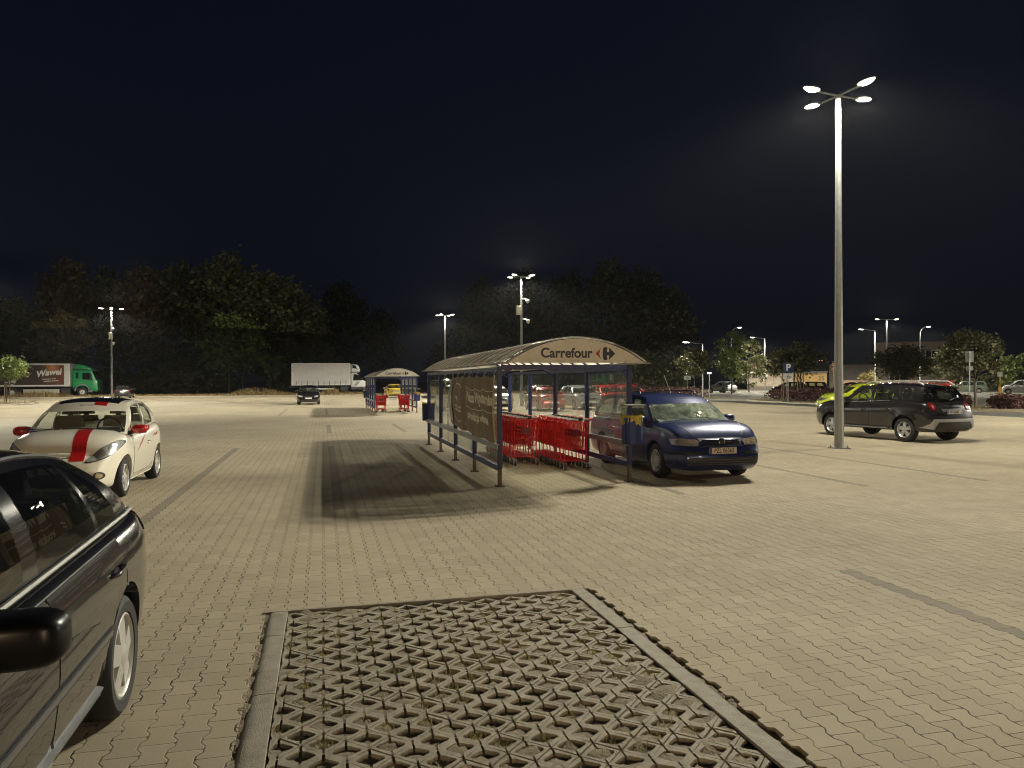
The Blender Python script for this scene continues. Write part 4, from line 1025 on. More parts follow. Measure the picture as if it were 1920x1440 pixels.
    # doors: a dark seam with the door skin proud of it
    for (x0, x1, y0, y1) in S.get('doors', []):
        for s in (1, -1):
            poly = [(x0, y0 + .03), (x0 - .03, y0), (x1 + .05, y0 - .0), (x1, y0 + .06), (x1 + (.0), top(x1) - .03), (x0, top(x0) - .03)]
            if len(S['doors'][0]) > 4: pass
            dr = patch('door', [(x, z) for x, z in [(x0, y0 + .04), (x0 - .04, y0), (x1 + .06, y0), (x1, y0 + .08), (x1, top(x1) - .045), (x0, top(x0) - .045)]], 'side', paintm, s, .0045, .12, depth=.004)
            cx = sum(q[0] for q in poly) / 6; cz = sum(q[1] for q in poly) / 6
            if detail > 0:
                pl = [(x0 + .009, y0 + .035), (x0 - .035, y0 - .009), (x1 + .055, y0 - .009), (x1 - .009, y0 + .075), (x1 - .009, top(x1) - .04), (x0 + .009, top(x0) - .04)]
                patch('door_seam', pl, 'side', M_BLK, s, .0018, .12, parent=dr, depth=.003)
            hz = min(top(x1), top(x0)) - S.get('hdrop', .15); hx = x1 + .12
            hm = mats.get('handle', paintm); b = MB(); h = bvh.ray_cast(Vector((hx + .06, s * 4, hz)), Vector((0, -s, 0)))
            yy = (h[0].y if h[0] else s * hw * .97)
            patch('handle_cup', [(hx + .02, hz - .03), (hx + .12, hz - .03), (hx + .12, hz + .025), (hx + .02, hz + .025)], 'side', M_BLK, s, .0062, .08, parent=dr, rnd_=2, depth=.003)
            b.tube([(hx - .02, yy + s * .0, hz + .012), (hx, yy + s * .028, hz + .012), (hx + .13, yy + s * .028, hz + .004), (hx + .16, yy, hz)], .013, 8); b.build('handle', hm, dr, smooth=50)
    # door mirrors
    if S.get('mirror'):
        ms = S.get('mirs', (1, 1, 1, .75)); mx, mz = S['mirror']; mm = mats.get('mirror', paintm)
        for s in (1, -1):
            y0 = belt(mx).y
            b = MB()
            def ell(u, v):
                a, c = u * 2 * pi, (v - .5) * pi; sx_ = .085 * (1.15 if cos(a) > 0 else .55)
                q = lambda t: math.copysign(abs(t) ** ms[3], t)
                return Vector((mx + ms[0] * sx_ * q(cos(a)) * q(cos(c)), s * (y0 + .03 + ms[1] * (.12 + .125 * q(sin(a)) * q(cos(c)))), mz + ms[2] * .075 * q(sin(c))))
            b.grid(ell, 24, 14); ob = b.build('door_mirror', mm, root, smooth=60)
            b = MB(); b.tube([(mx + .04, s * (y0 - .02), mz - .06), (mx + .02, s * (y0 + .1), mz - .03)], [.035, .028], 8); b.build('mirror_arm', M_BLK, ob)
            b = MB(); b.grid(lambda u, v: Vector((mx - .052, s * (y0 + .15 + .105 * (2 * u - 1)), mz + .06 * (2 * v - 1))), 2, 2); b.build('mirror_glass', M_CHR, ob)
    def plate(front, text, z, y=0, w=.52, h=.115, bg=None, tilt=0.0):
        d = 1 if front else -1; hit = bvh.ray_cast(Vector((8 * d, y, z)), Vector((-d, 0, 0))); px = hit[0].x + d * .022
        o = empty('number_plate', (px, y, z), 0); o.parent = root; o.rotation_euler = (0, 0, 0 if front else pi)
        b = MB(); b.box((0, 0, 0), (.012, w, h), mi=1); b.box((.0065, 0, 0), (.003, w - .012, h - .012), mi=0); b.box((.0072, -w / 2 + .03, 0), (.003, .04, h - .014), mi=2); b.box((-.02, 0, 0), (.03, w * .8, h * .6), mi=1)
        b.build('plate', [bg or M_PLT, M_BLK, M_EUB], o)
        if text: text_obj('characters', text, h * .92, M_INK, o, basis((0, 1, 0), (0, 0, 1), (.0088, .02, -.002)), bold=.0016, sx=.80)
        return o
    K = dict(patch=patch, both=both, plate=plate, top=top, halfw=halfw, root=root, bvh=bvh, xf=xf, xr=xr, hw=hw, belt=belt, body=body, roofz=roofz, cowl=cowl, loopB=loopB, loopT=loopT, paint=paintm)
    if S.get('wiper', detail > 1):
        b = MB()
        for y in (.45, -.12):
            p = Vector((lerp(cowl, b0, .15) - .02, y, top(cowl) + .05)); b.tube([p, p + Vector((-.05, -.30, .035)), p + Vector((-.05, -.62, .03))], .008, 5)
        b.build('wiper', M_BLK, root)
    return K
# ---------------------------------------------------------------- the cars
NOSE = [(0, .10), (.2, .02), (.42, 0), (.62, .03), (.85, .14), (1, .26)]
TAIL = [(0, .10), (.25, .01), (.45, 0), (.7, .03), (.9, .08), (1, .12)]
CARS = 'cars parked around the lot'
def mirror_y(poly): return [(-y, z) for y, z in poly]
def lamps(K, poly, plane, mat, name, **kw):
    for q in (poly, mirror_y(poly)): K['patch'](name, q, plane, mat, **kw)

# --- white three-door with red stripe
M_BOWL = P('lamp_bowl', (.34, .33, .30), .15, metal=.4, coat=1.0, var=.7, scale=60)
M_CREAM = paint('cream', (.76, .72, .60), .3, 0)
M_STRIPE = paint('stripe_red', (.42, .012, .012), .3, 0)
M_PBLK = paint('black', (.010, .010, .012), .2, .2)
S_KA = dict(L=3.62, W=1.57, wb=2.30, wr=.292, fo=.68, zb=.19, ff=.68, rf=.80, fl=.85, rl=.7, crown=.075, bul=.13,
    prof=[(-1.80, .84), (-1.62, .98), (-1.2, 1.02), (-.5, .985), (.2, .945), (.8, .93), (1.02, .965), (1.3, .925), (1.55, .85), (1.72, .77), (1.83, .68)],
    nose=[(0, .10), (.2, .02), (.45, 0), (.7, .05), (.9, .12), (1, .19)], tailp=[(0, .1), (.25, .0), (.5, .02), (.8, .08), (1, .12)],
    cowl=1.08, rbase=-1.68, roof=[(-1.6, 1.36), (-1.45, 1.41), (-.9, 1.475), (-.3, 1.50), (.05, 1.475), (.3, 1.41)], rw=[(-1.6, .46), (-.8, .52), (0, .54), (.3, .535)], wtop=.27, rtop=-1.52,
    side=[('P', .86, .12), ('W', .72, .02), ('K', -.28, -.42), ('W', -.37, -.50), ('P', -1.02, -1.05), ('E', -1.44, -1.38)], doors=[(.70, -.46, .30, 0)], mirror=(.60, 1.0), spokes=9, spw=.022, spflare=1.9, rr=.205, seatx=.02, crease=.72, bulge=.05, hdrop=.2, dish=.03)
K = car((-3.70, 13.88, 0), -pi / 2, 'small cream white three door car with red bonnet stripe, red mirrors and black roof', S_KA, dict(paint=M_CREAM, mirror=M_STRIPE, seat=M_BEIGE, lining=M_LIN, rim=P('alloy_bright', (.62, .61, .58), .28, metal=.45), glass=glassmat('clear_glass', (.86, .90, .86), .7, .015)), CARS)
pt = K['patch']
pt('roof_panel', [(.20, -.44), (.22, .0), (.20, .44), (-.3, .49), (-1.0, .47), (-1.36, .41), (-1.44, 0), (-1.36, -.41), (-1.0, -.47), (-.3, -.49)], 'top', M_PBLK, off=.004)
pt('stripe', [(1.06, .10), (1.06, .29), (1.62, .34), (1.62, .15)], 'top', M_STRIPE, off=.004)
pt('stripe', [(.15, .615), (.34, .615), (.34, .80), (.15, .80)], 'front', M_STRIPE, off=.0042)
pt('stripe', [(.33, .11), (.33, .29), (.205, .29), (.205, .11)], 'top', M_STRIPE, off=.005)
HL = [(.36, .595), (.47, .60), (.63, .66), (.73, .755), (.755, .845), (.70, .875), (.61, .835), (.50, .74), (.41, .655)]
for q in (HL, mirror_y(HL)):
    sd = 1 if q is HL else -1
    h = pt('headlight', q, 'front', M_LMP, off=.010, rnd_=1, res=.03)
    pt('lamp_bowl', [(sd * (.54 + .055 * cos(a)), .70 + .055 * sin(a)) for a in [2 * pi * i / 20 for i in range(20)]], 'front', M_BOWL, off=.014, parent=h); pt('lamp_bowl', [(sd * (.665 + .045 * cos(a)), .775 + .05 * sin(a)) for a in [2 * pi * i / 20 for i in range(20)]], 'front', M_BOWL, off=.014, parent=h)
    pt('lamp_rim', [(y * 1.0 + .0, z) for y, z in [(p[0] + sd * (.012 if abs(p[0]) > .5 else -.012), p[1] + (.01 if p[1] > .7 else -.012)) for p in q]], 'front', M_BLK, off=.005, rnd_=1, parent=h)
    f = pt('fog_lamp', [(sd * (.545 + .062 * cos(a)), .40 + .055 * sin(a)) for a in [2 * pi * i / 20 for i in range(20)]], 'front', M_BLK, off=.008, res=.04); pt('fog_bulb', [(sd * (.545 + .036 * cos(a)), .40 + .034 * sin(a)) for a in [2 * pi * i / 20 for i in range(20)]], 'front', M_AMB, off=.013, res=.04, parent=f)
pt('grille', [(-.42, .25), (.42, .25), (.36, .44), (-.36, .44)], 'front', M_BLK, rnd_=1)
pt('bonnet_seam', [(-.32, .655), (.32, .655), (.32, .662), (-.32, .662)], 'front', M_BLK, off=.003)
K['both']('swoosh', [(.52, .64), (-.15, .86), (-.18, .885), (.3, .745)], M_STRIPE, off=.0065)
K['both']('swoosh', [(-.24, .885), (-.75, 1.0), (-.78, .995), (-.3, .875)], M_STRIPE, off=.0065)
K['both']('swoosh', [(.35, .27), (-.5, .32), (-.7, .36), (-.5, .31)], M_STRIPE, off=.0065)
text_obj('script_mark', 'Grand', .12, M_STRIPE, K['root'], basis((-1, 0, .12), (0.12, 0, 1), (-.86, .782, .82)), bold=.0, ext=.001, shear=.3)
K['both']('sill_trim', [(.78, .2), (-.72, .2), (-.76, .225), (.78, .225)], P('sill_cream', (.6, .56, .45), .35), off=.012)
K['plate'](True, '', .50)
b = MB(); b.lathe([(0, 0), (.07, .0), (.085, .012), (.07, .03), (0, .034)], (1.0 + .0, .42, 1.005), 'Z', 16); 
b = MB(); b.lathe([(0, 0), (.055, .0), (.055, .006), (0, .006)], (.92, -.6, 1.03), 'Z', 14); b.build('blue_disc', P('disc_blue', (.05, .08, .6), .4), K['root'])

# --- dark blue estate
M_BLUE = paint('blue', (.022, .034, .135), .30, .25)
S_EST = dict(L=4.52, W=1.76, wb=2.60, wr=.308, fo=.88, zb=.20, ff=.76, rf=.86, fl=.7, crown=.05, bul=.10,
    prof=[(-2.34, .92), (-2.2, .97), (-1, .965), (0, .94), (.9, .925), (1.22, .985), (1.5, .965), (1.8, .895), (2.02, .80), (2.18, .70)], nose=[(0, .12), (.2, .03), (.42, 0), (.62, .03), (.85, .09), (1, .14)], tailp=TAIL,
    cowl=1.30, rbase=-2.24, roof=[(-2.2, 1.42), (-1.9, 1.465), (-1, 1.505), (0, 1.505), (.3, 1.475), (.6, 1.41)], rw=.60, wtop=.52, rtop=-2.05,
    side=[('P', 1.05, .34), ('W', .90, .24), ('K', -.12, -.16), ('W', -.2, -.24), ('K', -1.02, -.98), ('W', -1.1, -1.06), ('P', -1.95, -1.7), ('E', -2.12, -1.93)], doors=[(.82, -.14, .31, 0), (-.16, -1.0, .31, 0)], mirror=(.74, 1.02), spokes=15, rimstyle='cover', rr=.20, bulge=.05, crease=.6)
M_WIND = glassmat('dusty_glass', (.80, .85, .80), 1.0, .42, (.62, .74, .60), 5)
K = car((6.64, 13.86, 0), -pi / 2, 'dark blue estate car parked right beside the near trolley shelter', S_EST, dict(paint=M_BLUE, rim=M_HUB, glass=M_WIND, side_glass=M_GLS, seat=P('seat_green', (.16, .19, .16), .9), wheelmat=P('wheel_pale', (.3, .3, .28), .6), dash=P('dash_grey', (.07, .08, .075), .8), lining=M_LINB), CARS)
pt = K['patch']
HL = [(.44, .625), (.66, .625), (.82, .64), (.83, .735), (.70, .745), (.46, .725), (.41, .70)]
for q in (HL, mirror_y(HL)):
    sd = 1 if q is HL else -1; h = pt('headlight', q, 'front', M_LMP, off=.010, res=.03)
    for cy, r in ((.52, .042), (.63, .042), (.74, .038)): pt('lamp_bowl', [(sd * (cy + r * cos(a)), .683 + r * sin(a)) for a in [2 * pi * i / 18 for i in range(18)]], 'front', M_AMB if cy < .7 else M_BOWL, off=.014, parent=h)
g = pt('grille', [(-.36, .635), (.36, .635), (.41, .745), (-.41, .745)], 'front', M_BLK, off=.006)
for z in (.665, .70): pt('grille_bar', [(-.35, z), (.35, z), (.35, z + .014), (-.35, z + .014)], 'front', M_CHR, off=.012, parent=g)
pt('grille_rim', [(-.40, .605), (.40, .605), (.36, .63), (-.36, .63)], 'front', P('rim_bluegrey', (.12, .14, .28), .25, metal=.5, coat=1), off=.012)
x0 = K['bvh'].ray_cast(Vector((8, 0, .69)), Vector((-1, 0, 0)))[0].x
b = MB(); b.lathe([(0, .03), (.045, .03), (.05, .035), (.06, .03), (.062, 0)], (x0 + .004, 0, .69), 'X', 24, 0); e_ = b.build('emblem', M_CHR, g, smooth=50); b = MB(); b.lathe([(0, .032), (.045, .032), (.045, .02)], (x0 + .006, 0, .69), 'X', 20); b.build('emblem_face', M_BLK, e_)
pt('bumper_strip', [(-.86, .475), (-.40, .475), (-.40, .525), (-.86, .525)], 'front', M_BLK, off=.010); pt('bumper_strip', [(.40, .475), (.86, .475), (.86, .525), (.40, .525)], 'front', M_BLK, off=.010)
g = pt('air_intake', [(-.64, .285), (.64, .285), (.70, .43), (-.70, .43)], 'front', M_BLK, off=.004)
for z in (.31, .35, .39): pt('intake_slat', [(-.66, z), (.66, z), (.66, z + .014), (-.66, z + .014)], 'front', P('slat_blue', (.03, .035, .07), .35, coat=.5), off=.012, parent=g)
K['plate'](True, 'PZL 06563', .545, y=-.03, bg=P('plate_warm_lit', (.60, .50, .42), .5))  # white plate; the warm light on it is put into the colour
for s in (.30, .55):
    for sg in (1, -1): pt('bonnet_crease', [(1.28, sg * (s + .22)), (2.0, sg * (s - .08)), (2.0, sg * (s - .095)), (1.28, sg * (s + .205))], 'top', M_BLUE if s < .5 else M_BLK, off=.004) if s > .5 else None
K['both']('rub_strip', [(.85, .50), (-1.0, .50), (-1.0, .55), (.85, .55)], M_BLK, off=.012)
for s in (1, -1):
    b = MB(); b.tube([(.05, s * .585, 1.475), (0, s * .585, 1.53), (-1.75, s * .58, 1.52), (-1.85, s * .58, 1.44)], .016, 8); b.build('roof_rail', M_BLK, K['root'], smooth=50)
b = MB(); b.tube([(.22, -.02, 1.49), (-.1, -.02, 1.86)], [.006, .003], 6); b.build('aerial', M_GALV, K['root'])
b = MB(); b.box((1.02, -.52, 1.06), (.01, .12, .06)); b.build('paper_slip', M_PLT, K['root'])

# --- dark grey sport utility car
M_GRA = paint('graphite', (.022, .019, .021), .26, .4)
S_SUV = dict(L=4.34, W=1.80, wb=2.674, wr=.345, fo=.84, zb=.30, ff=.78, rf=.86, fl=.6, rl=.5, crown=.05, bul=.08, skirt=.10, flare=.035,
    prof=[(-2.17, 1.02), (-2.0, 1.10), (-1.2, 1.14), (-.3, 1.10), (.6, 1.06), (.95, 1.06), (1.2, 1.09), (1.6, 1.06), (1.95, 1.0), (2.18, .92)], nose=[(0, .12), (.2, .03), (.45, 0), (.7, .02), (.9, .06), (1, .10)], tailp=[(0, .10), (.2, .0), (.4, .0), (.7, .05), (1, .11)],
    cowl=1.22, rbase=-2.04, roof=[(-2.0, 1.50), (-1.8, 1.565), (-1, 1.63), (-.2, 1.64), (.2, 1.61), (.5, 1.54)], rw=[(-2, .56), (-1, .615), (.5, .62)], wtop=.42, rtop=-1.86,
    side=[('P', 1.0, .26), ('W', .80, .12), ('K', -.10, -.14), ('W', -.18, -.22), ('P', -.92, -.88), ('W', -1.08, -1.02), ('P', -1.56, -1.46), ('E', -1.90, -1.74)], doors=[(.88, -.12, .42, 0), (-.14, -.98, .42, 0)], mirror=(.66, 1.16), spokes=5, spw=.085, spflare=1.5, rr=.225, bulge=.045, tw=.215, hdrop=.2, dish=.04)
K = car((16.42, 19.27, 0), pi / 2 + radians(7), 'dark grey sport utility car with silver roof rails beside the tall lamp post', S_SUV, dict(paint=M_GRA, rear_glass=M_GLT, glass=M_GLS), CARS)
pt = K['patch']
TL = [(.55, .90), (.70, .885), (.755, .91), (.765, 1.04), (.73, 1.09), (.60, 1.09), (.55, 1.06)]
for q in (TL, mirror_y(TL)):
    sd = 1 if q is TL else -1; t_ = pt('tail_light', q, 'rear', M_RED, off=.014, res=.03, rnd_=1)
    pt('tail_star', [(sd * (.66 + r * cos(a)), .99 + r * sin(a)) for k in range(8) for a, r in ((2 * pi * k / 8, .07), (2 * pi * (k + .5) / 8, .02))], 'rear', P('star_pink', (.55, .22, .2), .2, coat=1), off=.018, parent=t_)
    pt('reflector', [(sd * .62, .475), (sd * .82, .475), (sd * .82, .535), (sd * .62, .535)], 'rear', M_RED, off=.012)
sk = [(-.80, .40), (-.66, .46), (-.60, .56), (.60, .56), (.66, .46), (.80, .40), (.70, .40), (.80, .62), (.74, .655), (-.74, .655), (-.80, .62), (-.70, .40)]
M_SK = P('skid_silver', (.42, .41, .40), .4, metal=.3)
pt('skid_plate', [(-.68, .575), (.68, .575), (.72, .655), (-.72, .655)], 'rear', M_SK, off=.030, depth=.03)
for sd in (1, -1): pt('skid_plate', [(sd * .58, .58), (sd * .72, .655), (sd * .86, .42), (sd * .72, .39)], 'rear', M_SK, off=.029, depth=.03)
pt('bumper_lower', [(-.62, .36), (.62, .36), (.60, .565), (-.60, .565)], 'rear', M_BLK, off=.020)
pt('tailgate_recess', [(-.36, .78), (.36, .78), (.40, .94), (-.40, .94)], 'rear', M_BLK, off=.004)
K['plate'](False, 'PP 44448', .84)
pt('emblem', [(-.06, 1.09), (.06, 1.09), (.045, 1.03), (0, .99), (-.045, 1.03)], 'rear', M_CHR, off=.014)
b = MB()
for k, dx in enumerate((-.24, -.15, -.06, .03, .12, .21)): pt('name_letter', [(dx - .022, .945), (dx + .022, .945), (dx + .022, .975), (dx - .022, .975)], 'rear', M_CHR, off=.012)
for s in (1, -1):
    b = MB(); b.tube([(.22, s * .60, 1.60), (.05, s * .60, 1.665), (-.9, s * .60, 1.695), (-1.55, s * .585, 1.68), (-1.74, s * .575, 1.58)], .024, 10); b.build('roof_rail', P('rail_silver', (.55, .55, .56), .3, metal=.6), K['root'], smooth=50)
    b = MB(); b.box((0, s * .88, .36), (1.55, .10, .035)); b.build('side_step', P('step_grey', (.16, .16, .165), .4, metal=.3), K['root'], bevel=.01)
b = MB(); b.grid(lambda s, t: (-1.76 - .19 * t, (s - .5) * 1.04, 1.578 - .012 * t - .05 * (2 * s - 1) ** 2), 10, 3); b.grid(lambda s, t: (-1.95 + .06 * t, (s - .5) * 1.04, 1.566 - .05 * t - .05 * (2 * s - 1) ** 2), 10, 1); b.build('spoiler', M_GRA, K['root'], smooth=50)
b = MB(); b.tube([(-2.10, .05, 1.16), (-2.06, -.18, 1.22), (-2.03, -.38, 1.235)], [.012, .008, .006], 6); b.build('rear_wiper', M_BLK, K['root'])
for s in (1, -1):
    for lp, dz in ((K['loopB'], .014), (K['loopT'], -.05)):
        b = MB(); b.tube([(p.x, s * (p.y + .010 + (.012 if dz < 0 else 0)), p.z + dz) for p in lp[9:24 if dz > 0 else 22]], .009, 5); b.build('window_trim', P('trim_pale', (.30, .30, .31), .3, metal=.5), K['root'], smooth=50)
# --- near black hatchback, cropped by the left edge
S_VEC = dict(L=4.50, W=1.70, wb=2.64, wr=.312, fo=.88, zb=.215, ff=.78, rf=.80, fl=.7, rl=.75, crown=.04, bul=.10,
    prof=[(-2.32, .84), (-2.24, .945), (-2.1, .985), (-1.8, .985), (-1, .965), (0, .94), (.9, .92), (1.25, .965), (1.6, .91), (1.95, .80), (2.2, .68)], nose=NOSE, tailp=[(0, .10), (.25, .0), (.5, .02), (.8, .06), (1, .09)],
    cowl=1.25, rbase=-2.02, roof=[(-2.1, 1.06), (-1.85, 1.20), (-1.5, 1.36), (-1.1, 1.455), (-.5, 1.50), (0, 1.50), (.3, 1.465), (.6, 1.38)], rw=[(-1.9, .50), (-1.2, .535), (-.4, .56), (.5, .55)], wtop=.45, rtop=-1.42,
    side=[('P', 1.02, .24), ('W', .86, .12), ('K', -.20, -.18), ('W', -.36, -.30), ('K', -1.16, -.96), ('W', -1.22, -1.01), ('P', -1.56, -1.24), ('E', -1.88, -1.32)], doors=[(.80, -.24, .30, 0), (-.26, -1.30, .30, 0)], mirror=(.42, .965), mirs=(1.15, 1.28, 1.15, .55), spokes=5, spw=.10, spflare=1.2, rr=.215, bulge=.055, crease=.82, tw=.205, win=.012, dish=.02)
M_NEAR = glassmat('near_glass', (.30, .34, .30), 1.6, .01)
K = car((-1.855, 3.05, 0), -pi / 2, 'glossy black hatchback with silver sill in front of the cream three door car', S_VEC, dict(paint=M_PBLK, glass=M_NEAR, rim=P('alloy_cream', (.52, .51, .47), .35, metal=.35), mirror=P('mirror_black', (.004, .004, .0045), .3, spec=.3), trim=M_PBLK), CARS)
pt = K['patch']
for s in (1, -1):
    # window-line moulding and drip rail
    pts_b = [K['loopB'][i] for i in range(8, len(K['loopB']) - 8)]; pts_t = [K['loopT'][i] for i in range(8, len(K['loopT']) - 8)]
    b = MB(); b.tube([(p.x, s * (p.y + .012), p.z + .012) for p in pts_b], .013, 6); b.build('window_moulding', P('moulding_grey', (.20, .20, .18), .35, metal=.4), K['root'], smooth=50)
    b = MB(); b.tube([(p.x, s * (p.y + .010), p.z - .012) for p in pts_t], .011, 6); b.build('drip_rail', M_BLK, K['root'], smooth=50)
    b = MB(); i0 = [i for i, p in enumerate(pts_b)]
K['both']('rub_strip', [(.95, .50), (-1.0, .52), (-1.0, .545), (.95, .527)], P('strip_grey', (.16, .16, .155), .3, metal=.4), off=.016, res=.08)
K['both']('rub_base', [(.97, .485), (-1.02, .505), (-1.02, .56), (.97, .542)], M_BLK, off=.010, res=.08)
K['both']('sill_skirt', [(1.0, .17), (-.95, .17), (-.98, .235), (-.94, .30), (1.0, .30)], P('sill_silver', (.30, .31, .31), .35, metal=.45), off=.022, depth=.03)
K['both']('tail_light', [(-1.93, .88), (-2.24, .835), (-2.25, .905), (-2.14, .97), (-1.97, .98)], M_RED, off=.008, res=.04)
K['both']('tail_rim', [(-1.915, .867), (-2.25, .82), (-2.26, .915), (-2.14, .985), (-1.95, .99)], M_CHR, off=.005, res=.04)
K['both']('fuel_flap', [(-1.32, .66), (-1.50, .66), (-1.50, .80), (-1.32, .80)], M_PBLK, off=.004)
K['plate'](False, '', .62)
b = MB(); b.grid(lambda s, t: (-2.03 - .20 * t, (s - .5) * 1.22 * (1 - .10 * t), .995 + .045 * sin(t * pi / 2) - .06 * (2 * s - 1) ** 2), 14, 4); b.grid(lambda s, t: (-2.23 - .02 * t, (s - .5) * 1.22 * .9, 1.04 - .05 * t - .06 * (2 * s - 1) ** 2), 14, 2); b.build('spoiler', M_PBLK, K['root'], smooth=60)
# ---------------------------------------------------------------- cars further off
def generic(**kw):
    S = dict(L=4.05, W=1.72, wb=2.52, wr=.305, fo=.78, zb=.20, ff=.76, rf=.86, fl=.7, rl=.5, crown=.05, bul=.09,
        prof=[(-2.1, .90), (-1.9, .98), (-1, .965), (0, .94), (.8, .92), (1.15, .965), (1.5, .92), (1.85, .80), (2.1, .66)], nose=NOSE, tailp=[(0, .1), (.25, 0), (.5, .01), (.8, .05), (1, .09)],
        cowl=1.2, rbase=-1.86, roof=[(-1.9, 1.36), (-1.7, 1.42), (-1, 1.475), (-.2, 1.49), (.2, 1.46), (.5, 1.39)], rw=.58, wtop=.4, rtop=-1.68,
        side=[('P', .98, .24), ('W', .82, .14), ('K', -.12, -.15), ('W', -.2, -.23), ('K', -.92, -.88), ('W', -.98, -.94), ('P', -1.25, -1.2), ('E', -1.74, -1.58)], doors=[(.80, -.14, .31, 0), (-.16, -.92, .31, 0)], mirror=(.70, 1.02), spokes=6, spw=.05, bulge=.045)
    S.update(kw); return S
S_OLD = generic(L=3.95, W=1.64, prof=[(-2.05, .88), (-1.9, .94), (-1, .93), (0, .91), (1.0, .90), (1.2, .93), (1.7, .88), (1.92, .80), (2.02, .70)], nose=[(0, .08), (.2, .02), (.45, 0), (.7, .02), (.9, .05), (1, .08)], cowl=1.15, roof=[(-1.8, 1.30), (-1.6, 1.36), (-1, 1.40), (0, 1.40), (.3, 1.37), (.5, 1.31)], wtop=.42)
S_MPV = generic(L=4.45, W=1.80, wb=2.72, fo=.85, rbase=-2.12, rtop=-1.98, roof=[(-2.1, 1.48), (-1.9, 1.57), (-1, 1.63), (0, 1.64), (.4, 1.60), (.8, 1.48)], wtop=.72, cowl=1.5, prof=[(-2.25, .95), (-2.1, 1.02), (-1, 1.0), (0, .98), (1.1, .97), (1.5, 1.0), (1.85, .88), (2.22, .70)],
    side=[('P', 1.25, .50), ('W', 1.05, .36), ('K', -.05, -.1), ('W', -.13, -.18), ('K', -.95, -.9), ('W', -1.02, -.98), ('P', -1.75, -1.65), ('E', -2.0, -1.88)])
S_CRS = generic(L=4.12, W=1.78, wb=2.6, wr=.335, zb=.26, fo=.84, skirt=.14, flare=.03, prof=[(-2.0, 1.02), (-1.9, 1.08), (-1, 1.06), (0, 1.03), (.8, 1.01), (1.15, 1.05), (1.5, 1.02), (1.85, .93), (2.12, .80)], roof=[(-1.8, 1.42), (-1.6, 1.49), (-1, 1.55), (-.2, 1.57), (.2, 1.54), (.5, 1.46)])
def simple(loc, rz, label, S, col, front=True, plate_=None, sc=1.0, name_=None, mets=.3, group=CARS, rails=False, **mk):
    pm = paint(name_ or 'p%d%d%d' % tuple(int(c * 99) for c in col), col, .26, mets)
    K = car(loc, rz, label, S, dict(paint=pm, glass=M_GLS, **mk), group, 1, sc); pt = K['patch']; T = K['top']; w = K['halfw'](K['xf'] - .25)
    z1 = T(K['xf'] - .1) - .03
    for s in (1, -1):
        q = [(s * w * .52, z1 - .13), (s * w * .86, z1 - .12), (s * w * .94, z1 - .02), (s * w * .88, z1 + .02), (s * w * .58, z1 - .01)]
        pt('headlight', q, 'front', M_LMP, off=.012)
        zt = T(K['xr'] + .1); wr_ = K['halfw'](K['xr'] + .15)
        pt('tail_light', [(s * wr_ * .68, zt - .20), (s * wr_ * .93, zt - .21), (s * wr_ * .93, zt - .04), (s * wr_ * .70, zt - .03)], 'rear', M_RED, off=.012)
    pt('grille', [(-w * .42, z1 - .13), (w * .42, z1 - .13), (w * .46, z1 - .02), (-w * .46, z1 - .02)], 'front', M_BLK, off=.008)
    pt('air_intake', [(-w * .6, .27), (w * .6, .27), (w * .66, .40), (-w * .66, .40)], 'front', M_BLK, off=.008)
    pt('bumper_lower', [(-w * .75, .25), (w * .75, .25), (w * .75, .36), (-w * .75, .36)], 'rear', M_BLK, off=.008)
    K['plate'](True, '', .50); K['plate'](False, '', .72 if S is not S_EST else .66)
    if rails:
        for s in (1, -1):
            b = MB(); zz = K['roofz'](-.5, .5); b.tube([(.1, s * .56, zz - .03), (0, s * .56, zz + .05), (-1.5, s * .55, zz + .02), (-1.6, s * .55, zz - .05)], .018, 6); b.build('roof_rail', P('rail_silver', (.55, .55, .56), .3, metal=.6), K['root'])
    return K
RED_, SIL_, DKG_, BLK_ = (.42, .022, .018), (.38, .39, .40), (.03, .032, .036), (.012, .012, .014)
simple((12.85, 43.4, 0), -pi / 2, 'red older hatchback seen through the shelter glass, left of the silver hatchback', S_OLD, RED_)
simple((15.35, 44.2, 0), -pi / 2, 'silver hatchback seen through the shelter glass, right beside the red hatchback', generic(), SIL_)
simple((10.1, 45.2, 0), -pi / 2, 'pale silver estate with roof rails seen through the shelter, left of red hatchback', S_EST, (.42, .43, .41), rails=True)
simple((17.9, 46.2, 0), -pi / 2, 'red hatchback half hidden behind the silver hatchback beyond the shelter glass', generic(), RED_)
simple((15.2, 53.5, 0), pi / 2, 'grey hatchback in the second row, above the silver hatchback seen through the glass', generic(), (.2, .22, .21))
simple((21.5, 51.5, 0), -pi / 2, 'dull red estate behind the dirty right hand shelter glass', S_EST, (.30, .02, .018), name_='dullred')
simple((7.5, 44.6, 0), -pi / 2, 'dark car beside the distant trolley shelter', generic(), (.02, .022, .028), name_='ink')
simple(dpt(842, 72), -pi / 2 + .3, 'beige van seen through the far left glass of the near shelter', S_MPV, (.50, .46, .33), sc=1.2, name_='beige', mets=0)
simple(dpt(737, 82), pi / 2, 'yellow hatchback seen from behind through the distant trolley shelter', generic(), (.62, .44, .05), name_='yellow', mets=0)
simple((-1.05, 61.4, 0), -pi / 2, 'black saloon with pale bonnet edges facing the viewer before the white truck', generic(L=4.35, wb=2.62), BLK_)
simple((-21.6, 93.2, 0), pi / 2 + .1, 'black hatchback seen from behind beside the green lorry cab', generic(), (.02, .021, .024))
simple(gpt(1372, 736.5) + Vector((-.5, 1.6, 0)), pi / 2 + .16, 'small silver hatchback seen from behind between the two purple hedges', generic(), SIL_, sc=1.06)
simple((26.75, 33.2, 0), pi - .40, 'bright yellow crossover half hidden behind the dark grey sport utility car', S_CRS, (.50, .56, .03), name_='lime', mets=0)
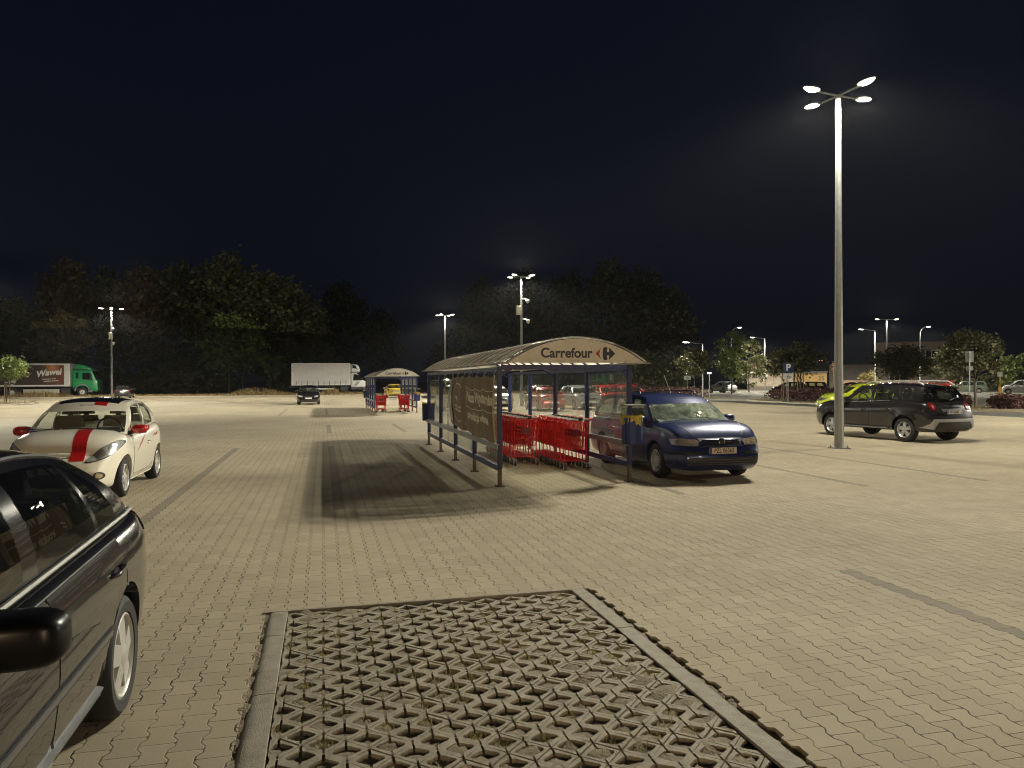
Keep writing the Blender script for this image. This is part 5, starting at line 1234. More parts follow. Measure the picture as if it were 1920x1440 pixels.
simple(dpt(1597, 62), pi - .45, 'dark estate with silver roof rails behind the tall lamp post', S_EST, DKG_, rails=True)
simple(dpt(1478, 84), pi - .5, 'black car behind the purple hedge and the parking sign', generic(), BLK_)
simple(dpt(1512, 88), pi - .5, 'dark car behind the purple hedge, right of the black one', S_EST, DKG_)
simple(dpt(1757, 97), 2.5, 'dark red sport utility car parked behind the roof of the grey one', S_SUV, (.30, .03, .02), name_='rust')
simple(dpt(1812, 93), 2.36, 'pale green estate seen side on at far right', S_EST, (.17, .21, .16), name_='sage')
simple(dpt(1918, 84), 2.30, 'white people carrier cut by the right edge of the photo', S_MPV, (.60, .60, .58), name_='white', mets=0)

# ---------------------------------------------------------------- lorries
def lorry_wheel(root, x, y, r, s, rimc):
    o = empty('wheel', (x, y, r), 0 if s > 0 else pi); o.parent = root
    b = MB(); b.lathe([(r * .55, -.12), (r * .9, -.14), (r, -.11), (r, .11), (r * .9, .14), (r * .56, .12)], (0, 0, 0), 'Y', 28); b.build('tyre', M_RUB, o, smooth=40)
    b = MB(); b.lathe([(r * .56, .11), (r * .50, .02), (r * .30, .02), (r * .22, .09), (0, .10)], (0, 0, 0), 'Y', 24); b.build('rim', rimc, o, smooth=40)
def Y3(y0=0): return lambda u, v, w: (u, w, v)
M_TWHT = P('truck_white', (.60, .59, .57), .35, coat=.4, var=.08, scale=2, dirt=(.4, .38, .34), dirtamt=.3)
M_CURT = P('curtain_grey', (.46, .44, .43), .6, var=.10, scale=.8, bump=.3, bscale=3, dirt=(.36, .34, .32), dirtamt=.4)
M_CHAS = P('chassis', (.025, .025, .025), .7)
def white_truck(loc, rz, sc):
    root = empty('curtain_truck', loc, rz, 'white truck with grey curtain sides and roof pod on its cab', 'truck', None, sc)
    b = MB(); b.box((-1.0, 0, 2.25), (6.2, 2.42, 2.36)); b.build('curtain', M_CURT, root, bevel=.02)
    b = MB()
    for z in (1.06, 3.44): b.box((-1.0, 0, z), (6.3, 2.5, .08 if z < 2 else .12))
    for x in (-4.14, 2.14):
        for y in (-1.2, 1.2): b.box((x, y, 2.25), (.14, .12, 2.46))
    b.box((2.16, 0, 2.25), (.06, 2.46, 2.4)); b.build('load_frame', M_TWHT, root, bevel=.01)
    for k in range(10):
        x = -3.7 + k * .6
        for y in (-1.235, 1.235): b = MB(); b.box((x, y, 1.28), (.05, .02, .44)); b.box((x - .02, y, 1.10), (.07, .03, .09)); b.build('strap', M_CHAS, root)
    b = MB(); b.box((-.4, 0, .86), (8.2, .9, .26)); b.box((-1.2, -1.05, .62), (3.1, .06, .16), mi=1); b.box((-1.2, -1.05, .86), (3.1, .05, .05), mi=0); b.box((1.5, -.9, .66), (.8, .5, .45)); b.box((-3.0, 0, .72), (.3, 2.2, .1)); b.build('chassis', [M_CHAS, P('rail_pale', (.5, .48, .44), .5)], root)
    prof = [(2.30, .55), (4.42, .45), (4.50, .85), (4.42, 1.22), (4.30, 1.32), (3.62, 1.56), (3.05, 2.28), (2.85, 2.40), (2.30, 2.42)]
    cab = MB(); cab.prism(prof, -.98, .98, Y3()); cb = cab.build('cab', M_TWHT, root, bevel=.06, smooth=45)
    for y in (-.99, .99):
        b = MB(); b.prism([(2.50, 1.55), (3.52, 1.55), (3.62, 1.62), (3.08, 2.22), (2.58, 2.26)], y - .012, y + .012, Y3()); b.build('side_window', M_GLT, cb)
        b = MB(); b.prism([(2.55, .95), (2.9, .95), (3.3, 1.42), (2.95, 1.42)], y - .01, y + .01, Y3()); b.build('door_stripe', P('stripe_grey', (.22, .22, .23), .4), cb)
        b = MB(); b.prism([(2.3, .5), (4.3, .5), (4.45, .80), (3.95, .84), (3.5, .84), (2.3, .84)], y - .014, y + .014, Y3()); b.build('sill_trim', M_BLK, cb)
        b = MB(); b.box((3.5, y * 1.2, 1.75), (.12, .2, .34)); b.build('door_mirror', M_BLK, cb, bevel=.03)
        b = MB(); b.box((4.42, y * .78, 1.08), (.16, .30, .18)); b.build('headlight', M_LMP, cb, bevel=.03)
    b = MB(); b.add([(3.66, -.84, 1.565), (3.66, .84, 1.565), (3.11, .8, 2.25), (3.11, -.8, 2.25)], [(0, 1, 2, 3)]); b.build('windscreen', M_GLT, cb)
    pod = [(2.32, 2.46), (3.24, 2.46), (3.30, 2.60), (3.30, 2.78), (3.18, 3.16), (2.92, 3.36), (2.32, 3.42)]
    b = MB(); b.prism(pod, -.95, .95, Y3()); pd = b.build('sleeper_pod', M_TWHT, root, bevel=.08, smooth=45)
    for y in (-.955, .955): b = MB(); b.prism([(2.45, 2.95), (2.9, 2.88), (3.08, 2.78), (3.0, 2.75), (2.8, 3.24), (2.45, 3.30)], y - .01, y + .01, Y3()); b.build('pod_window', M_GLT, pd)
    b = MB(); b.box((2.8, 0, 2.60), (.98, 1.94, .03)); b.build('pod_seam', M_BLK, pd)
    for x in (3.86, -2.6):
        for s in (1, -1): lorry_wheel(root, x, s * .88, .37, s, M_SIL)
    return root
white_truck(dpt(611, 100) + Vector((.55, 0, .09)), 0.02, 1.16)

M_GRN = P('cab_green', (.012, .22, .075), .3, coat=.8, var=.08)
m, n, o = newmat('choc_panel'); L = n.links.new
t = nd(n, 'ShaderNodeTexCoord'); mp = nd(n, 'ShaderNodeMapping'); mp.inputs['Scale'].default_value = (.5, 1, 1); L(t.outputs['Object'], mp.inputs[0])
sx_ = nd(n, 'ShaderNodeSeparateXYZ'); L(t.outputs['Object'], sx_.inputs[0])
w1 = nd(n, 'ShaderNodeTexWave', i_Scale=.35, i_Distortion=6.0, i_Detail=2.0); L(mp.outputs[0], w1.inputs[0])
g = math_(n, 'MINIMUM', math_(n, 'MAXIMUM', math_(n, 'MULTIPLY_ADD', sx_.outputs['X'], .30, .62), 0.0), 1.0)
c = mixc(n, g, (.05, .035, .03), (.17, .045, .018)); c = mixc(n, math_(n, 'MULTIPLY', w1.outputs['Fac'], .35), c, (.03, .02, .018))
# warm glow printed at the top of the picture
dd = math_(n, 'SQRT', math_(n, 'ADD', math_(n, 'POWER', math_(n, 'SUBTRACT', sx_.outputs['X'], -.55), 2.0), math_(n, 'POWER', math_(n, 'SUBTRACT', sx_.outputs['Z'], 3.3), 2.0)))
c = mixc(n, math_(n, 'MAXIMUM', math_(n, 'SUBTRACT', .8, dd), 0.0), c, (.65, .28, .08))
pb_ = nd(n, 'ShaderNodeBsdfPrincipled', i_Roughness=.4); L(c, pb_.inputs['Base Color']); L(pb_.outputs[0], o.inputs[0]); M_CHOC = m
def green_lorry(loc, rz, sc):
    root = empty('box_lorry', loc, rz, 'lorry with green cab and brown chocolate picture on its white box', 'lorry', None, sc)
    b = MB(); b.box((-3.0, 0, 2.45), (8.4, 2.48, 2.62)); b.build('box_body', M_TWHT, root, bevel=.04)
    for y in (-1.25, 1.25):
        s = -1 if y < 0 else 1
        b = MB(); b.box((-3.2, y, 2.45), (7.6, .02, 2.22)); pn = b.build('picture_panel', M_CHOC, root)
        if y < 0:
            me = text_mesh('Wawel', .95, bold=.035, ext=.004, shear=.15, sx=.92)
            for v in me.vertices: v.co.y += .10 * (1 - (v.co.x / 1.3) ** 2) + v.co.x * .13
            me.materials.clear(); me.materials.append(M_PLT); q = link('lettering', me, pn); q.matrix_local = basis((1, 0, 0), (0, 0, 1), (-.92, y - .018, 2.62))
            for p in me.polygons: p.material_index = 0
            for k, (tx, sz) in enumerate((('Czekolada na chwile', .16), ('wyjątkowe chwile', .20))): text_obj('slogan', tx, sz, M_PLT, pn, basis((1, 0, .06), (-.06, 0, 1), (-.9 + .2 * k, y - .018, 2.0 - .22 * k)), ext=.003, bold=.004)
            b = MB(); b.lathe([(.36, 0), (.36, .01), (.28, .01), (.28, 0)], (-4.55, y - .02, 1.72), 'Y', 24); b.box((-4.55, y - .022, 1.72), (.5, .012, .2)); b.build('seal', M_PLT, pn)
            for z in (1.62, 2.55): b = MB(); b.box((-5.2, y - .018, z), (.12, .01, .1)); b.box((-5.02, y - .018, z), (.1, .01, .1)); b.build('marker', M_PLT, pn)
            b = MB(); b.prism([(-3.6, 2.9), (-3.1, 2.3), (-2.6, 2.75), (-2.55, 2.70), (-3.1, 2.18), (-3.65, 2.85)], y - .018, y - .012, Y3()); b.build('printed_stroke', P('print_grey', (.2, .17, .15), .5), pn)
    b = MB(); b.box((-1.5, 0, .92), (11.2, .9, .3)); b.box((-1.7, -1.15, .62), (3.6, .05, .44), mi=1); b.box((.75, -1.0, .65), (.9, .4, .55)); b.build('chassis', [M_CHAS, P('fairing', (.44, .43, .36), .5)], root)
    prof = [(1.42, .92), (1.9, 1.15), (2.9, 1.15), (3.35, .60), (3.98, .55), (4.02, 1.0), (4.0, 1.75), (3.82, 1.92), (3.42, 2.92), (3.3, 3.0), (1.42, 3.0)]
    b = MB(); b.prism(prof, -1.2, 1.2, Y3()); cb = b.build('cab', M_GRN, root, bevel=.07, smooth=45)
    b = MB(); b.prism([(1.5, 3.02), (3.42, 3.02), (3.38, 3.15), (2.9, 3.46), (2.2, 3.66), (1.75, 3.68)], -1.1, 1.1, Y3()); b.build('wind_deflector', M_GRN, root, bevel=.08, smooth=45)
    b = MB(); b.prism([(1.55, 3.18), (3.0, 3.08), (3.0, 3.03), (1.55, 3.05)], -1.13, 1.13, Y3()); b.build('deflector_gap', M_BLK, root)
    b = MB(); b.add([(3.86, -1.08, 1.95), (3.86, 1.08, 1.95), (3.47, 1.06, 2.88), (3.47, -1.06, 2.88)], [(0, 1, 2, 3)]); b.build('windscreen', M_GLT, cb)
    b = MB(); b.box((3.62, 0, 2.98), (.5, 2.2, .10)); b.build('sun_visor', M_BLK, cb)
    for y in (-1.205, 1.205):
        b = MB(); b.prism([(2.45, 1.95), (3.5, 1.88), (3.45, 2.1), (3.22, 2.68), (2.45, 2.68)], y - .012, y + .012, Y3()); b.build('side_window', M_GLT, cb)
        b = MB(); b.prism([(1.80, 2.05), (2.05, 2.05), (2.05, 2.7), (1.80, 2.7)], y - .012, y + .012, Y3()); b.build('side_window', M_GLT, cb)
        b = MB(); b.box((3.35, y * 1.16, 2.2), (.16, .14, .62)); b.build('door_mirror', M_BLK, cb, bevel=.03)
        b = MB(); b.tube([Vector((2.42 + .72 * cos(a), y, .62 + .72 * sin(a))) for a in [pi * i / 12 for i in range(13)]], .07, 6); b.build('mudguard', P('mud_grey', (.2, .2, .2), .5), cb)
        b = MB(); b.box((3.98, y * .78, .82), (.1, .42, .22)); b.build('headlight', M_LMP, cb, bevel=.02)
        b = MB(); b.box((3.3, y * .96, .62), (.4, .2, .3)); b.build('step', P('step_grey', (.16, .16, .165), .4), cb)
    b = MB()
    for z in (.72, .9, 1.08, 1.3, 1.48, 1.66): b.box((4.02, 0, z), (.06, 2.0, .05))
    b.build('grille_bars', M_GRN, cb); b = MB(); b.box((4.0, 0, 1.2), (.04, 1.9, 1.05)); b.build('grille', M_BLK, cb)
    for x in (2.42, -4.6, ):
        for s in (1, -1): lorry_wheel(root, x, s * 1.02, .50, s, P('lorry_rim', (.5, .48, .42), .45, metal=.2))
    return root
green_lorry(dpt(112, 91.5) + Vector((0, .6, .09)), .03, 1.06)

# ---------------------------------------------------------------- trees, hedges
LV = [leafmat('leaf_dark', (.055, .065, .024), (.095, .09, .035)), leafmat('leaf_brown', (.11, .075, .035), (.14, .10, .045)), leafmat('leaf_green', (.09, .14, .03), (.18, .21, .055)), leafmat('leaf_yellow', (.20, .18, .06), (.26, .19, .07))]
def crown_mesh(b, cx, cy, z0, z1, r, n, ls, R, shape=1.0, hollow=.35):
    "clumps of small leaf blades through the crown"
    nc = max(10, n // 45); cl = []
    H = z1 - z0
    for k in range(nc):
        while True:
            x, y, z = R.uniform(-1, 1), R.uniform(-1, 1), R.uniform(-1, 1); q = x * x + y * y + z * z
            if q < 1 and q > hollow * hollow: break
        zz = z0 + H * (.5 + .5 * z); k_ = 1.0 if shape == 1 else (1 - .35 * max(0, z))
        cl.append((Vector((cx + x * r * k_ * R.uniform(.8, 1.12), cy + y * r * k_ * R.uniform(.8, 1.12), zz)), r * R.uniform(.14, .30)))
    for k in range(n):
        c, cr_ = cl[R.randrange(nc)]
        p = c + Vector((R.gauss(0, 1), R.gauss(0, 1), R.gauss(0, .7))) * cr_ * .6
        d = Vector((R.gauss(0, 1), R.gauss(0, 1), R.gauss(-.25, .6))).normalized(); e = d.cross(Vector((R.gauss(0, 1), R.gauss(0, 1), R.gauss(0, 1)))).normalized(); s = ls * R.uniform(.6, 1.4)
        b.add([p - d * s, p + e * s * .55, p + d * s, p - e * s * .55], [(0, 1, 2, 3)])
    return cl
def trunk_mesh(b, x, y, h, r, cl, R, lean=0.0, nb=7):
    pts = [Vector((x + lean * t + R.uniform(-.03, .03) * h * .1, y, h * t)) for t in (0, .25, .5, .75, 1)]
    b.tube(pts, [r, r * .85, r * .7, r * .5, r * .25], 8)
    for c, _ in cl[:nb]:
        t = R.uniform(.35, .8); p = pts[0].lerp(pts[-1], t); b.tube([p, p.lerp(c, .5) + Vector((0, 0, .12 * (c - p).length)), c], [r * .42, r * .25, r * .08], 5)
def tree(name, loc, h, r, label, lv, n=2600, ls=.2, z0f=.3, seed=1, tr=.16, lean=0.0, group=None, shape=1.0, bare=True, cat='tree', hollow=.35):
    R = random.Random(seed); root = empty(name, loc, R.uniform(0, 6) if lean == 0 else 0, label, cat, group)
    b = MB(); cl = crown_mesh(b, lean, 0, h * z0f, h, r, n, ls, R, shape, hollow); b.build('crown', LV[lv] if isinstance(lv, int) else lv, root, fix=False)
    b = MB(); trunk_mesh(b, 0, 0, h * (z0f + .5 * (1 - z0f)), tr, cl, R, lean); b.build('trunk', M_BARK, root, smooth=60)
    return root
def ztop(d, v, u): return EYE + ((717.6 - .00436 * (u - 60)) - v) / 1420 * d
WOOD = 'tall trees of the dark wood'
protos = []
for k in range(3): protos.append(tree('wood_tree', (0, 0, -500), 20, 6.2, 'x', 0 if k < 2 else 1, 5200, .42, .16, 40 + k, .32, group=WOOD, shape=.6, hollow=.15))
wood = [(22, 122, 548, .8, 0, 'dark tree at the far left, above the small green tree'), (128, 128, 478, .9, 2, 'tall brownish tree rising behind the green lorry box'), (205, 132, 505, .8, 1, 'dark tree behind the lamp post by the green lorry'), (268, 124, 492, .95, 2, 'brownish tree right of the left lamp post'), (345, 124, 482, 1.0, 0, 'broad dark tree left of the highest tree in the wood'),
    (425, 120, 472, 1.05, 1, 'highest dark tree of the wood, above the lit tree with two trunks'), (505, 121, 500, 1.0, 0, 'dark tree at the right shoulder of the left wood'), (562, 126, 545, .8, 1, 'last dark tree of the left wood, above the white truck'),
    (640, 160, 520, 1.0, 0, 'faint dark tree behind the orange lamp'), (715, 165, 580, .8, 1, 'faint low tree above the distant trolley shelter'), (905, 150, 515, .9, 0, 'faint tree between the two middle lamp posts'), (985, 155, 505, 1.0, 1, 'faint tree behind the middle camera lamp post'), (1065, 148, 500, 1.0, 0, 'faint dark tree above the shelter sign'),
    (1140, 142, 488, 1.05, 1, 'tallest faint tree above the right end of the shelter roof'), (1205, 138, 492, 1.0, 0, 'faint tree above the dark blue estate'), (1258, 132, 540, .85, 1, 'faint tree at the right end of the dark wood'), (70, 150, 600, .7, 0, 'far tree between the left lamp post and the picture edge'), (830, 170, 640, .7, 0, 'far low tree behind the slim lamp post')]
LFAR = leafmat('leaf_far_unlit', (.022, .026, .011), (.035, .034, .015))  # darker leaf copy: the far trees' lack of light is in the colour
far_crowns = {}
for i, (u, d, v, wd, k, lab) in enumerate(wood):
    o = protos[k] if i in (0, 1, 2) and not protos[k].get('used') else copy_tree(protos[k])
    protos[k]['used'] = 1
    h = ztop(d, v, u); o.location = dpt(u, d); o.scale = (wd * (.9 + .2 * rnd.random()), wd, h / 20.4); o.rotation_euler.z = rnd.uniform(0, 6.28); o['label'] = lab
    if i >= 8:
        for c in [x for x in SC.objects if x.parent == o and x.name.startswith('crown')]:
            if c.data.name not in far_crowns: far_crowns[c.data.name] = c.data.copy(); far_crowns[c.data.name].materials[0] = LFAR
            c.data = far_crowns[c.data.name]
for q in protos: del q['used']
for q in SC.objects:
    if 'used' in q: del q['used']
tree('lit_tree', dpt(430, 110), 11.0, 5.0, 'green lit tree with two trunks in front of the dark wood', 2, 4200, .30, .30, 51, .2, group='trees along the verge')
tree('lit_tree', dpt(455, 111), 9.0, 3.2, 'thin trunked green tree just right of the two trunked one', 2, 1800, .28, .35, 52, .15, group='trees along the verge')
tree('lit_tree', dpt(507, 109), 6.0, 1.8, 'slim young tree left of the white truck', 2, 900, .25, .45, 53, .1, group='trees along the verge')
tree('lit_tree', dpt(118, 108), 11.6, 4.0, 'yellowish ragged tree behind the cab of the green lorry', 3, 2400, .30, .30, 54, .18, group='trees along the verge', hollow=.5)
tree('young_tree', gpt(12, 755), 4.1, 1.5, 'small round bright green tree on the island at the left edge', LV[2], 2600, .11, .50, 55, .07)
for k, (u, d, v, r) in enumerate(((245, 112, 700, 3.0), (300, 111, 685, 3.6), (352, 110, 668, 4.2), (402, 113, 690, 3.2), (530, 112, 690, 3.0), (560, 118, 660, 4.0), (195, 112, 690, 3.0), (590, 122, 640, 4.0))):
    tree('undergrowth_bush', dpt(u, d), ztop(d, v, u), r, ['dark bush right of the left lamp post', 'dark bush below the brownish tree', 'large dark bush left of the two trunked tree', 'dark bush at the foot of the two trunked tree', 'dark bush between the slim tree and the white truck', 'tall dark bush above the left end of the white truck', 'dark bush behind the black hatchback', 'dark bush peeping over the white truck'][k], 0, 1700, .26, .02, 60 + k, .08, group='bushes at the foot of the wood', cat='bush', hollow=.2)
for k, (u, d, v, r, lab) in enumerate(((1222, 96, 640, 3.0, 'dark leafy bush just right of the shelter sign'), (1262, 100, 665, 2.6, 'low dark bush above the roof of the blue estate'), (1195, 110, 660, 3.4, 'dark bush behind the right roof corner of the shelter'))):
    tree('undergrowth_bush', dpt(u, d), ztop(d, v, u), r, lab, 0, 1700, .24, .05, 80 + k, .08, group='bushes right of the shelter', cat='bush', hollow=.2)
RT = 'trees of the right hand car park'
tree('clipped_tree', dpt(1302, 66), 4.4, 1.55, 'small dark tree with thin trunk beside the left parking sign', LV[0], 1800, .13, .48, 90, .06, group=RT)
tree('poplar_tree', dpt(1372, 95), 7.6, 2.1, 'lit tree around the curved street lamp behind the silver hatchback', LV[2], 2400, .18, .22, 91, .12, group=RT)
tree('poplar_tree', dpt(1404, 110), 7.4, 2.6, 'dark tree right of the curved street lamp', LV[0], 1800, .22, .12, 92, .12, group=RT)
tree('clipped_tree', dpt(1470, 58), 3.9, 1.5, 'umbrella shaped tree behind the blue parking sign', LV[0], 2400, .12, .52, 93, .07, group=RT)
tree('clipped_tree', dpt(1501, 59), 4.6, 1.7, 'darker umbrella shaped tree right of the parking sign', LV[0], 2200, .13, .48, 94, .08, group=RT)
tree('clipped_tree', dpt(1691, 70), 4.8, 2.5, 'broad round tree before the pale house', LV[0], 4200, .14, .36, 95, .12, group=RT)
tree('clipped_tree', dpt(1830, 45), 4.7, 1.75, 'large dark round tree at far right above the leaning trunk', LV[0], 3600, .11, .42, 96, .09, lean=-.2, group=RT)
tree('clipped_tree', dpt(1790, 105), 6.5, 3.0, 'dark tree behind the pale green estate', LV[0], 2200, .22, .1, 97, .1, group=RT)
tree('garden_shrub', dpt(1908, 98), 4.9, 2.0, 'bright yellow green shrub above the white people carrier', LV[2], 2000, .16, .05, 98, .06, cat='shrub')
tree('garden_shrub', dpt(1872, 100), 4.2, 2.0, 'dark shrub behind the yellow ticket post', LV[0], 1800, .18, .05, 99, .06, cat='shrub')
tree('garden_shrub', dpt(1628, 110), 3.2, 1.3, 'pale tall grass clump before the long wall', LV[3], 700, .2, .05, 100, .04, cat='shrub')
# barberry hedges on the islands
LP = leafmat('leaf_purple', (.06, .020, .020), (.09, .036, .028))
def hedge(name, p, q, w, h, label, n, seed, lv=None):
    R = random.Random(seed); b = MB(); p, q = Vector(p), Vector(q); a, _ = frame(q - p)
    for k in range(n):
        t = R.random(); s = R.uniform(-1, 1); c = p.lerp(q, t) + a * s * w / 2; hh = h * (.82 + .18 * sin(t * 40 + s * 3) + R.uniform(-.1, .12)) * (1 - .25 * s * s); z = .1 + hh * R.random() ** .55
        d = Vector((R.gauss(0, 1), R.gauss(0, 1), R.gauss(0, .8))).normalized(); e = d.cross(Vector((R.gauss(0, 1), R.gauss(0, 1), R.gauss(0, 1)))).normalized(); l = .085 * R.uniform(.6, 1.5)
        c = Vector((c.x, c.y, z)); b.add([c - d * l, c + e * l * .5, c + d * l, c - e * l * .5], [(0, 1, 2, 3)])
    for k in range(int((q - p).length * 4)):
        t = R.random(); c = p.lerp(q, t) + a * R.uniform(-.4, .4) * w; b.tube([(c.x, c.y, .08), (c.x + R.uniform(-.1, .1), c.y + R.uniform(-.1, .1), h * R.uniform(.8, 1.35))], [.008, .003], 4, mi=1)
    return tag(b.build(name, [lv or LP, M_BARK], fix=False), label, 'hedge')
hedge('barberry_hedge', (35.2, 66.5, 0), (38.0, 92, 0), 2.6, 1.0, 'purple hedge behind the roof of the blue estate', 5200, 1)
hedge('barberry_hedge', (35.3, 46.2, 0), (36.4, 55.2, 0), 2.6, 1.05, 'purple hedge around the blue parking sign', 4200, 2)
hedge('barberry_bush', gpt(1806, 769) + Vector((.6, .8, 0)), gpt(1822, 769) + Vector((.6, .8, 0)), .9, .75, 'low purple bush left of the leaning trunk', 900, 3)
hedge('barberry_bush', gpt(1868, 770) + Vector((.6, .8, 0)), gpt(1925, 772) + Vector((.6, .8, 0)), 1.1, .8, 'purple bush at the right edge below the yellow post', 2400, 4)
# dry weeds along the back kerb: nobody could count them
R = random.Random(12); b = MB()
for k in range(15000):
    x = R.uniform(-60, 30); y = 96.9 + abs(R.gauss(0, 1.6)) + R.random() * 3.2; y = min(y, 101.2); patchy = .25 + .75 * max(0, sin(x * .55) * .5 + sin(x * .17 + 2) * .5)
    if x > 2: patchy *= .5
    h = R.uniform(.15, 1.5) * patchy; a = R.uniform(0, 6.3); w = R.uniform(.02, .05); dx, dy = R.gauss(0, .25) * h, R.gauss(0, .25) * h
    b.add([(x - w * cos(a), y - w * sin(a), .06), (x + w * cos(a), y + w * sin(a), .06), (x + dx, y + dy, .06 + h)], [(0, 1, 2)])
tag(b.build('dry_weeds', leafmat('dead_weed', (.36, .25, .10), (.17, .12, .05)), fix=False), kind='stuff')
R = random.Random(13); b = MB()
for k in range(5000):
    if R.random() < .5: x, y = R.uniform(33.7, 38), R.uniform(33, 56)
    else: x, y = R.uniform(-60, -23.5), R.uniform(67, 73)
    h = R.uniform(.05, .3); a = R.uniform(0, 6.3); w = .012; b.add([(x - w * cos(a), y - w * sin(a), .1), (x + w * cos(a), y + w * sin(a), .1), (x + R.gauss(0, .08), y + R.gauss(0, .08), .1 + h)], [(0, 1, 2)])
tag(b.build('dry_grass', leafmat('weed', (.24, .17, .07), (.10, .075, .03)), fix=False), kind='stuff')

# ---------------------------------------------------------------- signs and posts
M_SGB = P('sign_blue', (.008, .022, .085), .4); M_SGW = P('sign_pale', (.62, .60, .55), .45); M_SGG = P('sign_back', (.24, .24, .23), .5)
def p_sign(loc, rz, label, h=3.0, wheel=True):
    root = empty('parking_sign', loc, rz, label, 'sign', 'parking signs on the islands')
    b = MB(); b.tube([(0, 0, 0), (0, 0, h)], .032, 8); b.build('pole', M_GALV, root, smooth=50)
    b = MB(); b.box((0, -.05, h - .38), (.72, .02, .72)); f = b.build('blue_board', M_SGB, root, bevel=.004)
    text_obj('letter', 'P', .66, M_SGW, f, basis((1, 0, 0), (0, 0, 1), (0, -.063, h - .38)), bold=.02, ext=.002)
    b = MB(); b.box((0, -.05, h - 1.0), (.72, .02, .42)); f = b.build('lower_board', M_SGW, root, bevel=.004)
    b = MB(); c = Vector((.02, -.064, h - 1.0)); q = lambda x, z: c + Vector((x, 0, z))
    b.tube([q(.09 * cos(a), -.05 + .09 * sin(a)) for a in [2.2 + 4.6 * i / 14 for i in range(15)]], .014, 4); b.tube([q(-.03, .12), q(-.02, 0), q(.08, 0), q(.13, -.10)], .017, 4); b.tube([q(-.03, .15), q(-.03, .17)], .03, 6); b.build('wheelchair_mark', M_INK, f)
    return root
p_sign(gpt(1478, 756.5), -YAW * 1.6, 'blue parking sign with wheelchair board in front of the umbrella shaped tree')
p_sign(gpt(1289, 742), -YAW * 1.4, 'parking sign with wheelchair board at the left purple hedge, half in leaves')
r_ = empty('traffic_sign', dpt(1330, 72), -YAW * 1.4, 'small pale sign on a thin pole between hedge and silver hatchback', 'sign'); b = MB(); b.tube([(0, 0, 0), (0, 0, 2.5)], .03, 6); b.build('pole', M_GALV, r_); b = MB(); b.box((0, -.04, 2.4), (.42, .02, .16)); b.build('board', M_SGW, r_)
r_ = empty('traffic_sign', gpt(1818, 768), -.75, 'tall grey sign pole left of the leaning trunk', 'sign'); b = MB(); b.tube([(0, 0, 0), (0, 0, 3.3)], .032, 8); b.build('pole', M_GALV, r_); b = MB(); b.box((0, .04, 2.35), (.36, .02, .26)); b.box((0, .04, 3.0), (.4, .02, .62)); b.build('board', M_SGG, r_)
r_ = empty('ticket_post', dpt(1875, 62), -.75, 'yellow ticket post with a small white sign', 'post'); b = MB(); b.box((0, 0, .55), (.28, .24, 1.1), taper=(.85, .85)); b.tube([(0, 0, 1.1), (0, 0, 2.2)], .06, 8); b.build('column', P('post_yellow', (.55, .34, .02), .4), r_, bevel=.02); b = MB(); b.box((0, -.06, 2.1), (.36, .03, .36)); b.build('board', M_SGW, r_)
def stakes(loc, w, h, label):
    root = empty('tree_stake_frame', loc, .3, label, 'tree stakes', 'tree stake frames')
    for x in (-w, w): b = MB(); b.tube([(x, 0, 0), (x, 0, h)], .035, 6); b.build('stake', P('stake_wood', (.16, .11, .06), .85), root)
    b = MB(); b.box((0, 0, h - .05), (2 * w, .04, .06)); b.build('crossbar', P('stake_wood', (.16, .11, .06), .85), root)
stakes(dpt(1471, 57), .28, 2.0, 'wooden stakes round the trunk behind the parking sign')
stakes(dpt(1501, 58), .35, 2.3, 'wooden stakes round the trunk right of the parking sign')
stakes(dpt(1797, 90), .9, 3.2, 'pale stake frame behind the pale green estate')
stakes(dpt(1567, 100), .5, 3.6, 'stake frame round the little reddish tree by the entrance')
tree('red_sapling', dpt(1566, 100.5), 4.2, .7, 'little reddish tree inside the stake frame by the entrance', leafmat('leaf_red', (.10, .05, .03), (.13, .06, .04)), 500, .14, .6, 120, .05)
stakes(gpt(12, 755) + Vector((.1, -.1, 0)), .2, 1.7, 'stakes at the small round tree at the left edge')

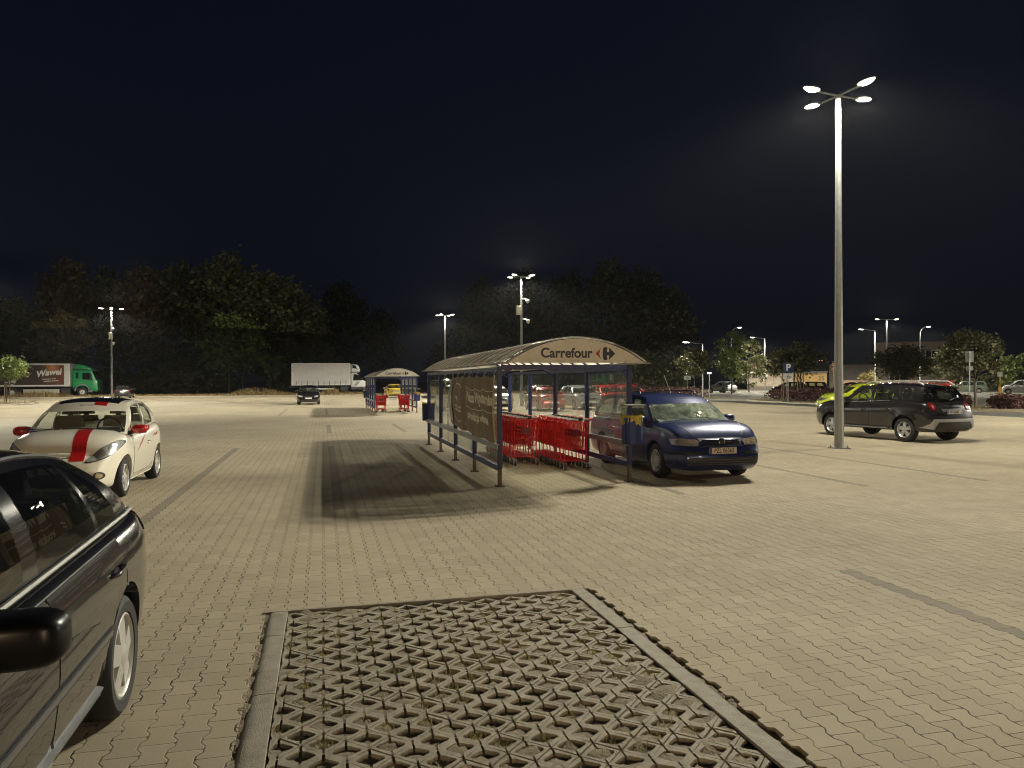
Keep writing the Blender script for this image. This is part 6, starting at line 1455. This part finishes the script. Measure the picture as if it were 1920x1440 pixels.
# ---------------------------------------------------------------- buildings at the right
M_PLAS = P('plaster', (.34, .29, .22), .9, var=.15, scale=.5, bump=.3, bscale=8, dirt=(.17, .11, .08), dirtamt=.9)
M_PLA2 = P('plaster_grey', (.21, .19, .17), .9, var=.2, scale=.6, dirt=(.13, .11, .10), dirtamt=.7)
M_PLA3 = P('plaster_house', (.24, .19, .15), .9, var=.1, scale=.7)
def block(name, u, d, w, h, dep, label, m_, ang=None, wins=(), plinth=None, roofm=None, eave=.25):
    a = YAW + math.atan((u - 960) / 1420); root = empty(name, dpt(u, d), -(a if ang is None else ang), label, 'building')
    b = MB(); b.box((0, dep / 2, h / 2), (w, dep, h)); b.build('wall', m_, root)
    b = MB(); b.box((0, dep / 2, h + .09), (w + eave * 2, dep + eave * 2, .18)); b.build('roof', roofm or P('roof_felt', (.07, .06, .055), .8), root)
    if plinth: b = MB(); b.box((0, -.03, plinth / 2), (w + .02, .06, plinth)); b.build('plinth', P('plinth_grey', (.12, .10, .08), .9), root)
    for (x, z, ww, hh, npn) in wins:
        b = MB()
        for q in (-1, 1): b.box((x + q * ww / 2, -.03, z), (.1, .08, hh + .1)); b.box((x, -.03, z + q * hh / 2), (ww, .08, .1))
        for k in range(1, npn): b.box((x - ww / 2 + ww * k / npn, -.03, z), (.07, .075, hh - .1))
        fr_ = b.build('window', P('frame_white', (.6, .58, .54), .5), root)
        b = MB(); b.box((x, -.012, z), (ww - .1, .02, hh - .1)); b.build('pane', M_GLT, fr_)
    return root
block('low_building', 1444, 132, 7.6, 4.6, 8, 'low beige building with peeling plaster behind the straight street lamp', M_PLAS, plinth=.6, eave=.1)
bd = block('entrance_pavilion', 1556, 148, 9.2, 4.6, 6, 'glazed entrance under the small orange lamp', P('dark_wall', (.05, .05, .055), .7), wins=((-2.6, 1.9, 3.6, 3.4, 3), (1.9, 1.9, 3.6, 3.4, 3)), eave=.6)
block('long_wall_building', 1615, 134, 10.5, 4.3, 6, 'long low grey brown building left of the round tree', M_PLA2, plinth=.3, eave=.15)
block('house', 1722, 128, 13.0, 8.0, 9, 'pale two storey house with one white framed window', M_PLA3, wins=((2.35, 5.9, 2.5, 1.25, 3), (-3.6, 2.0, 1.6, 1.3, 2)), eave=.35)
r_ = empty('brick_fence', dpt(1640, 112), -.55, 'low brick fence in front of the house, behind the round tree', 'fence'); b = MB(); b.box((3, 0, .8), (16, .2, 1.6)); b.build('wall', P('fence_brick', (.20, .12, .075), .9, var=.3, scale=3), r_)
r_ = empty('yellow_kiosk', dpt(1520, 118), -.6, 'low yellow kiosk behind the umbrella shaped trees', 'kiosk'); b = MB(); b.box((0, 0, 1.5), (4.6, 2, 2.6)); b.build('wall', P('kiosk_yellow', (.20, .12, .03), .6), r_); b = MB(); b.box((0, 0, 2.9), (4.9, 2.3, .2)); b.build('roof', M_BLK, r_); text_obj('sign_text', '25', .9, M_INK, r_, basis((1, 0, 0), (0, 0, 1), (1.5, -1.02, 1.9)), ext=.005)

# ---------------------------------------------------------------- thin haze added for a halo round the lamps
b = MB(); b.box((0, 98, 12.2), (420, 300, 27)); hz = b.build('haze', [], None)
m, n, o = newmat('halo_haze'); v = nd(n, 'ShaderNodeVolumePrincipled'); v.inputs['Color'].default_value = (.9, .92, .95, 1); v.inputs['Density'].default_value = HAZE; v.inputs['Anisotropy'].default_value = .25
n.links.new(v.outputs[0], o.inputs['Volume']); hz.data.materials.append(m); hz['kind'] = 'stuff'
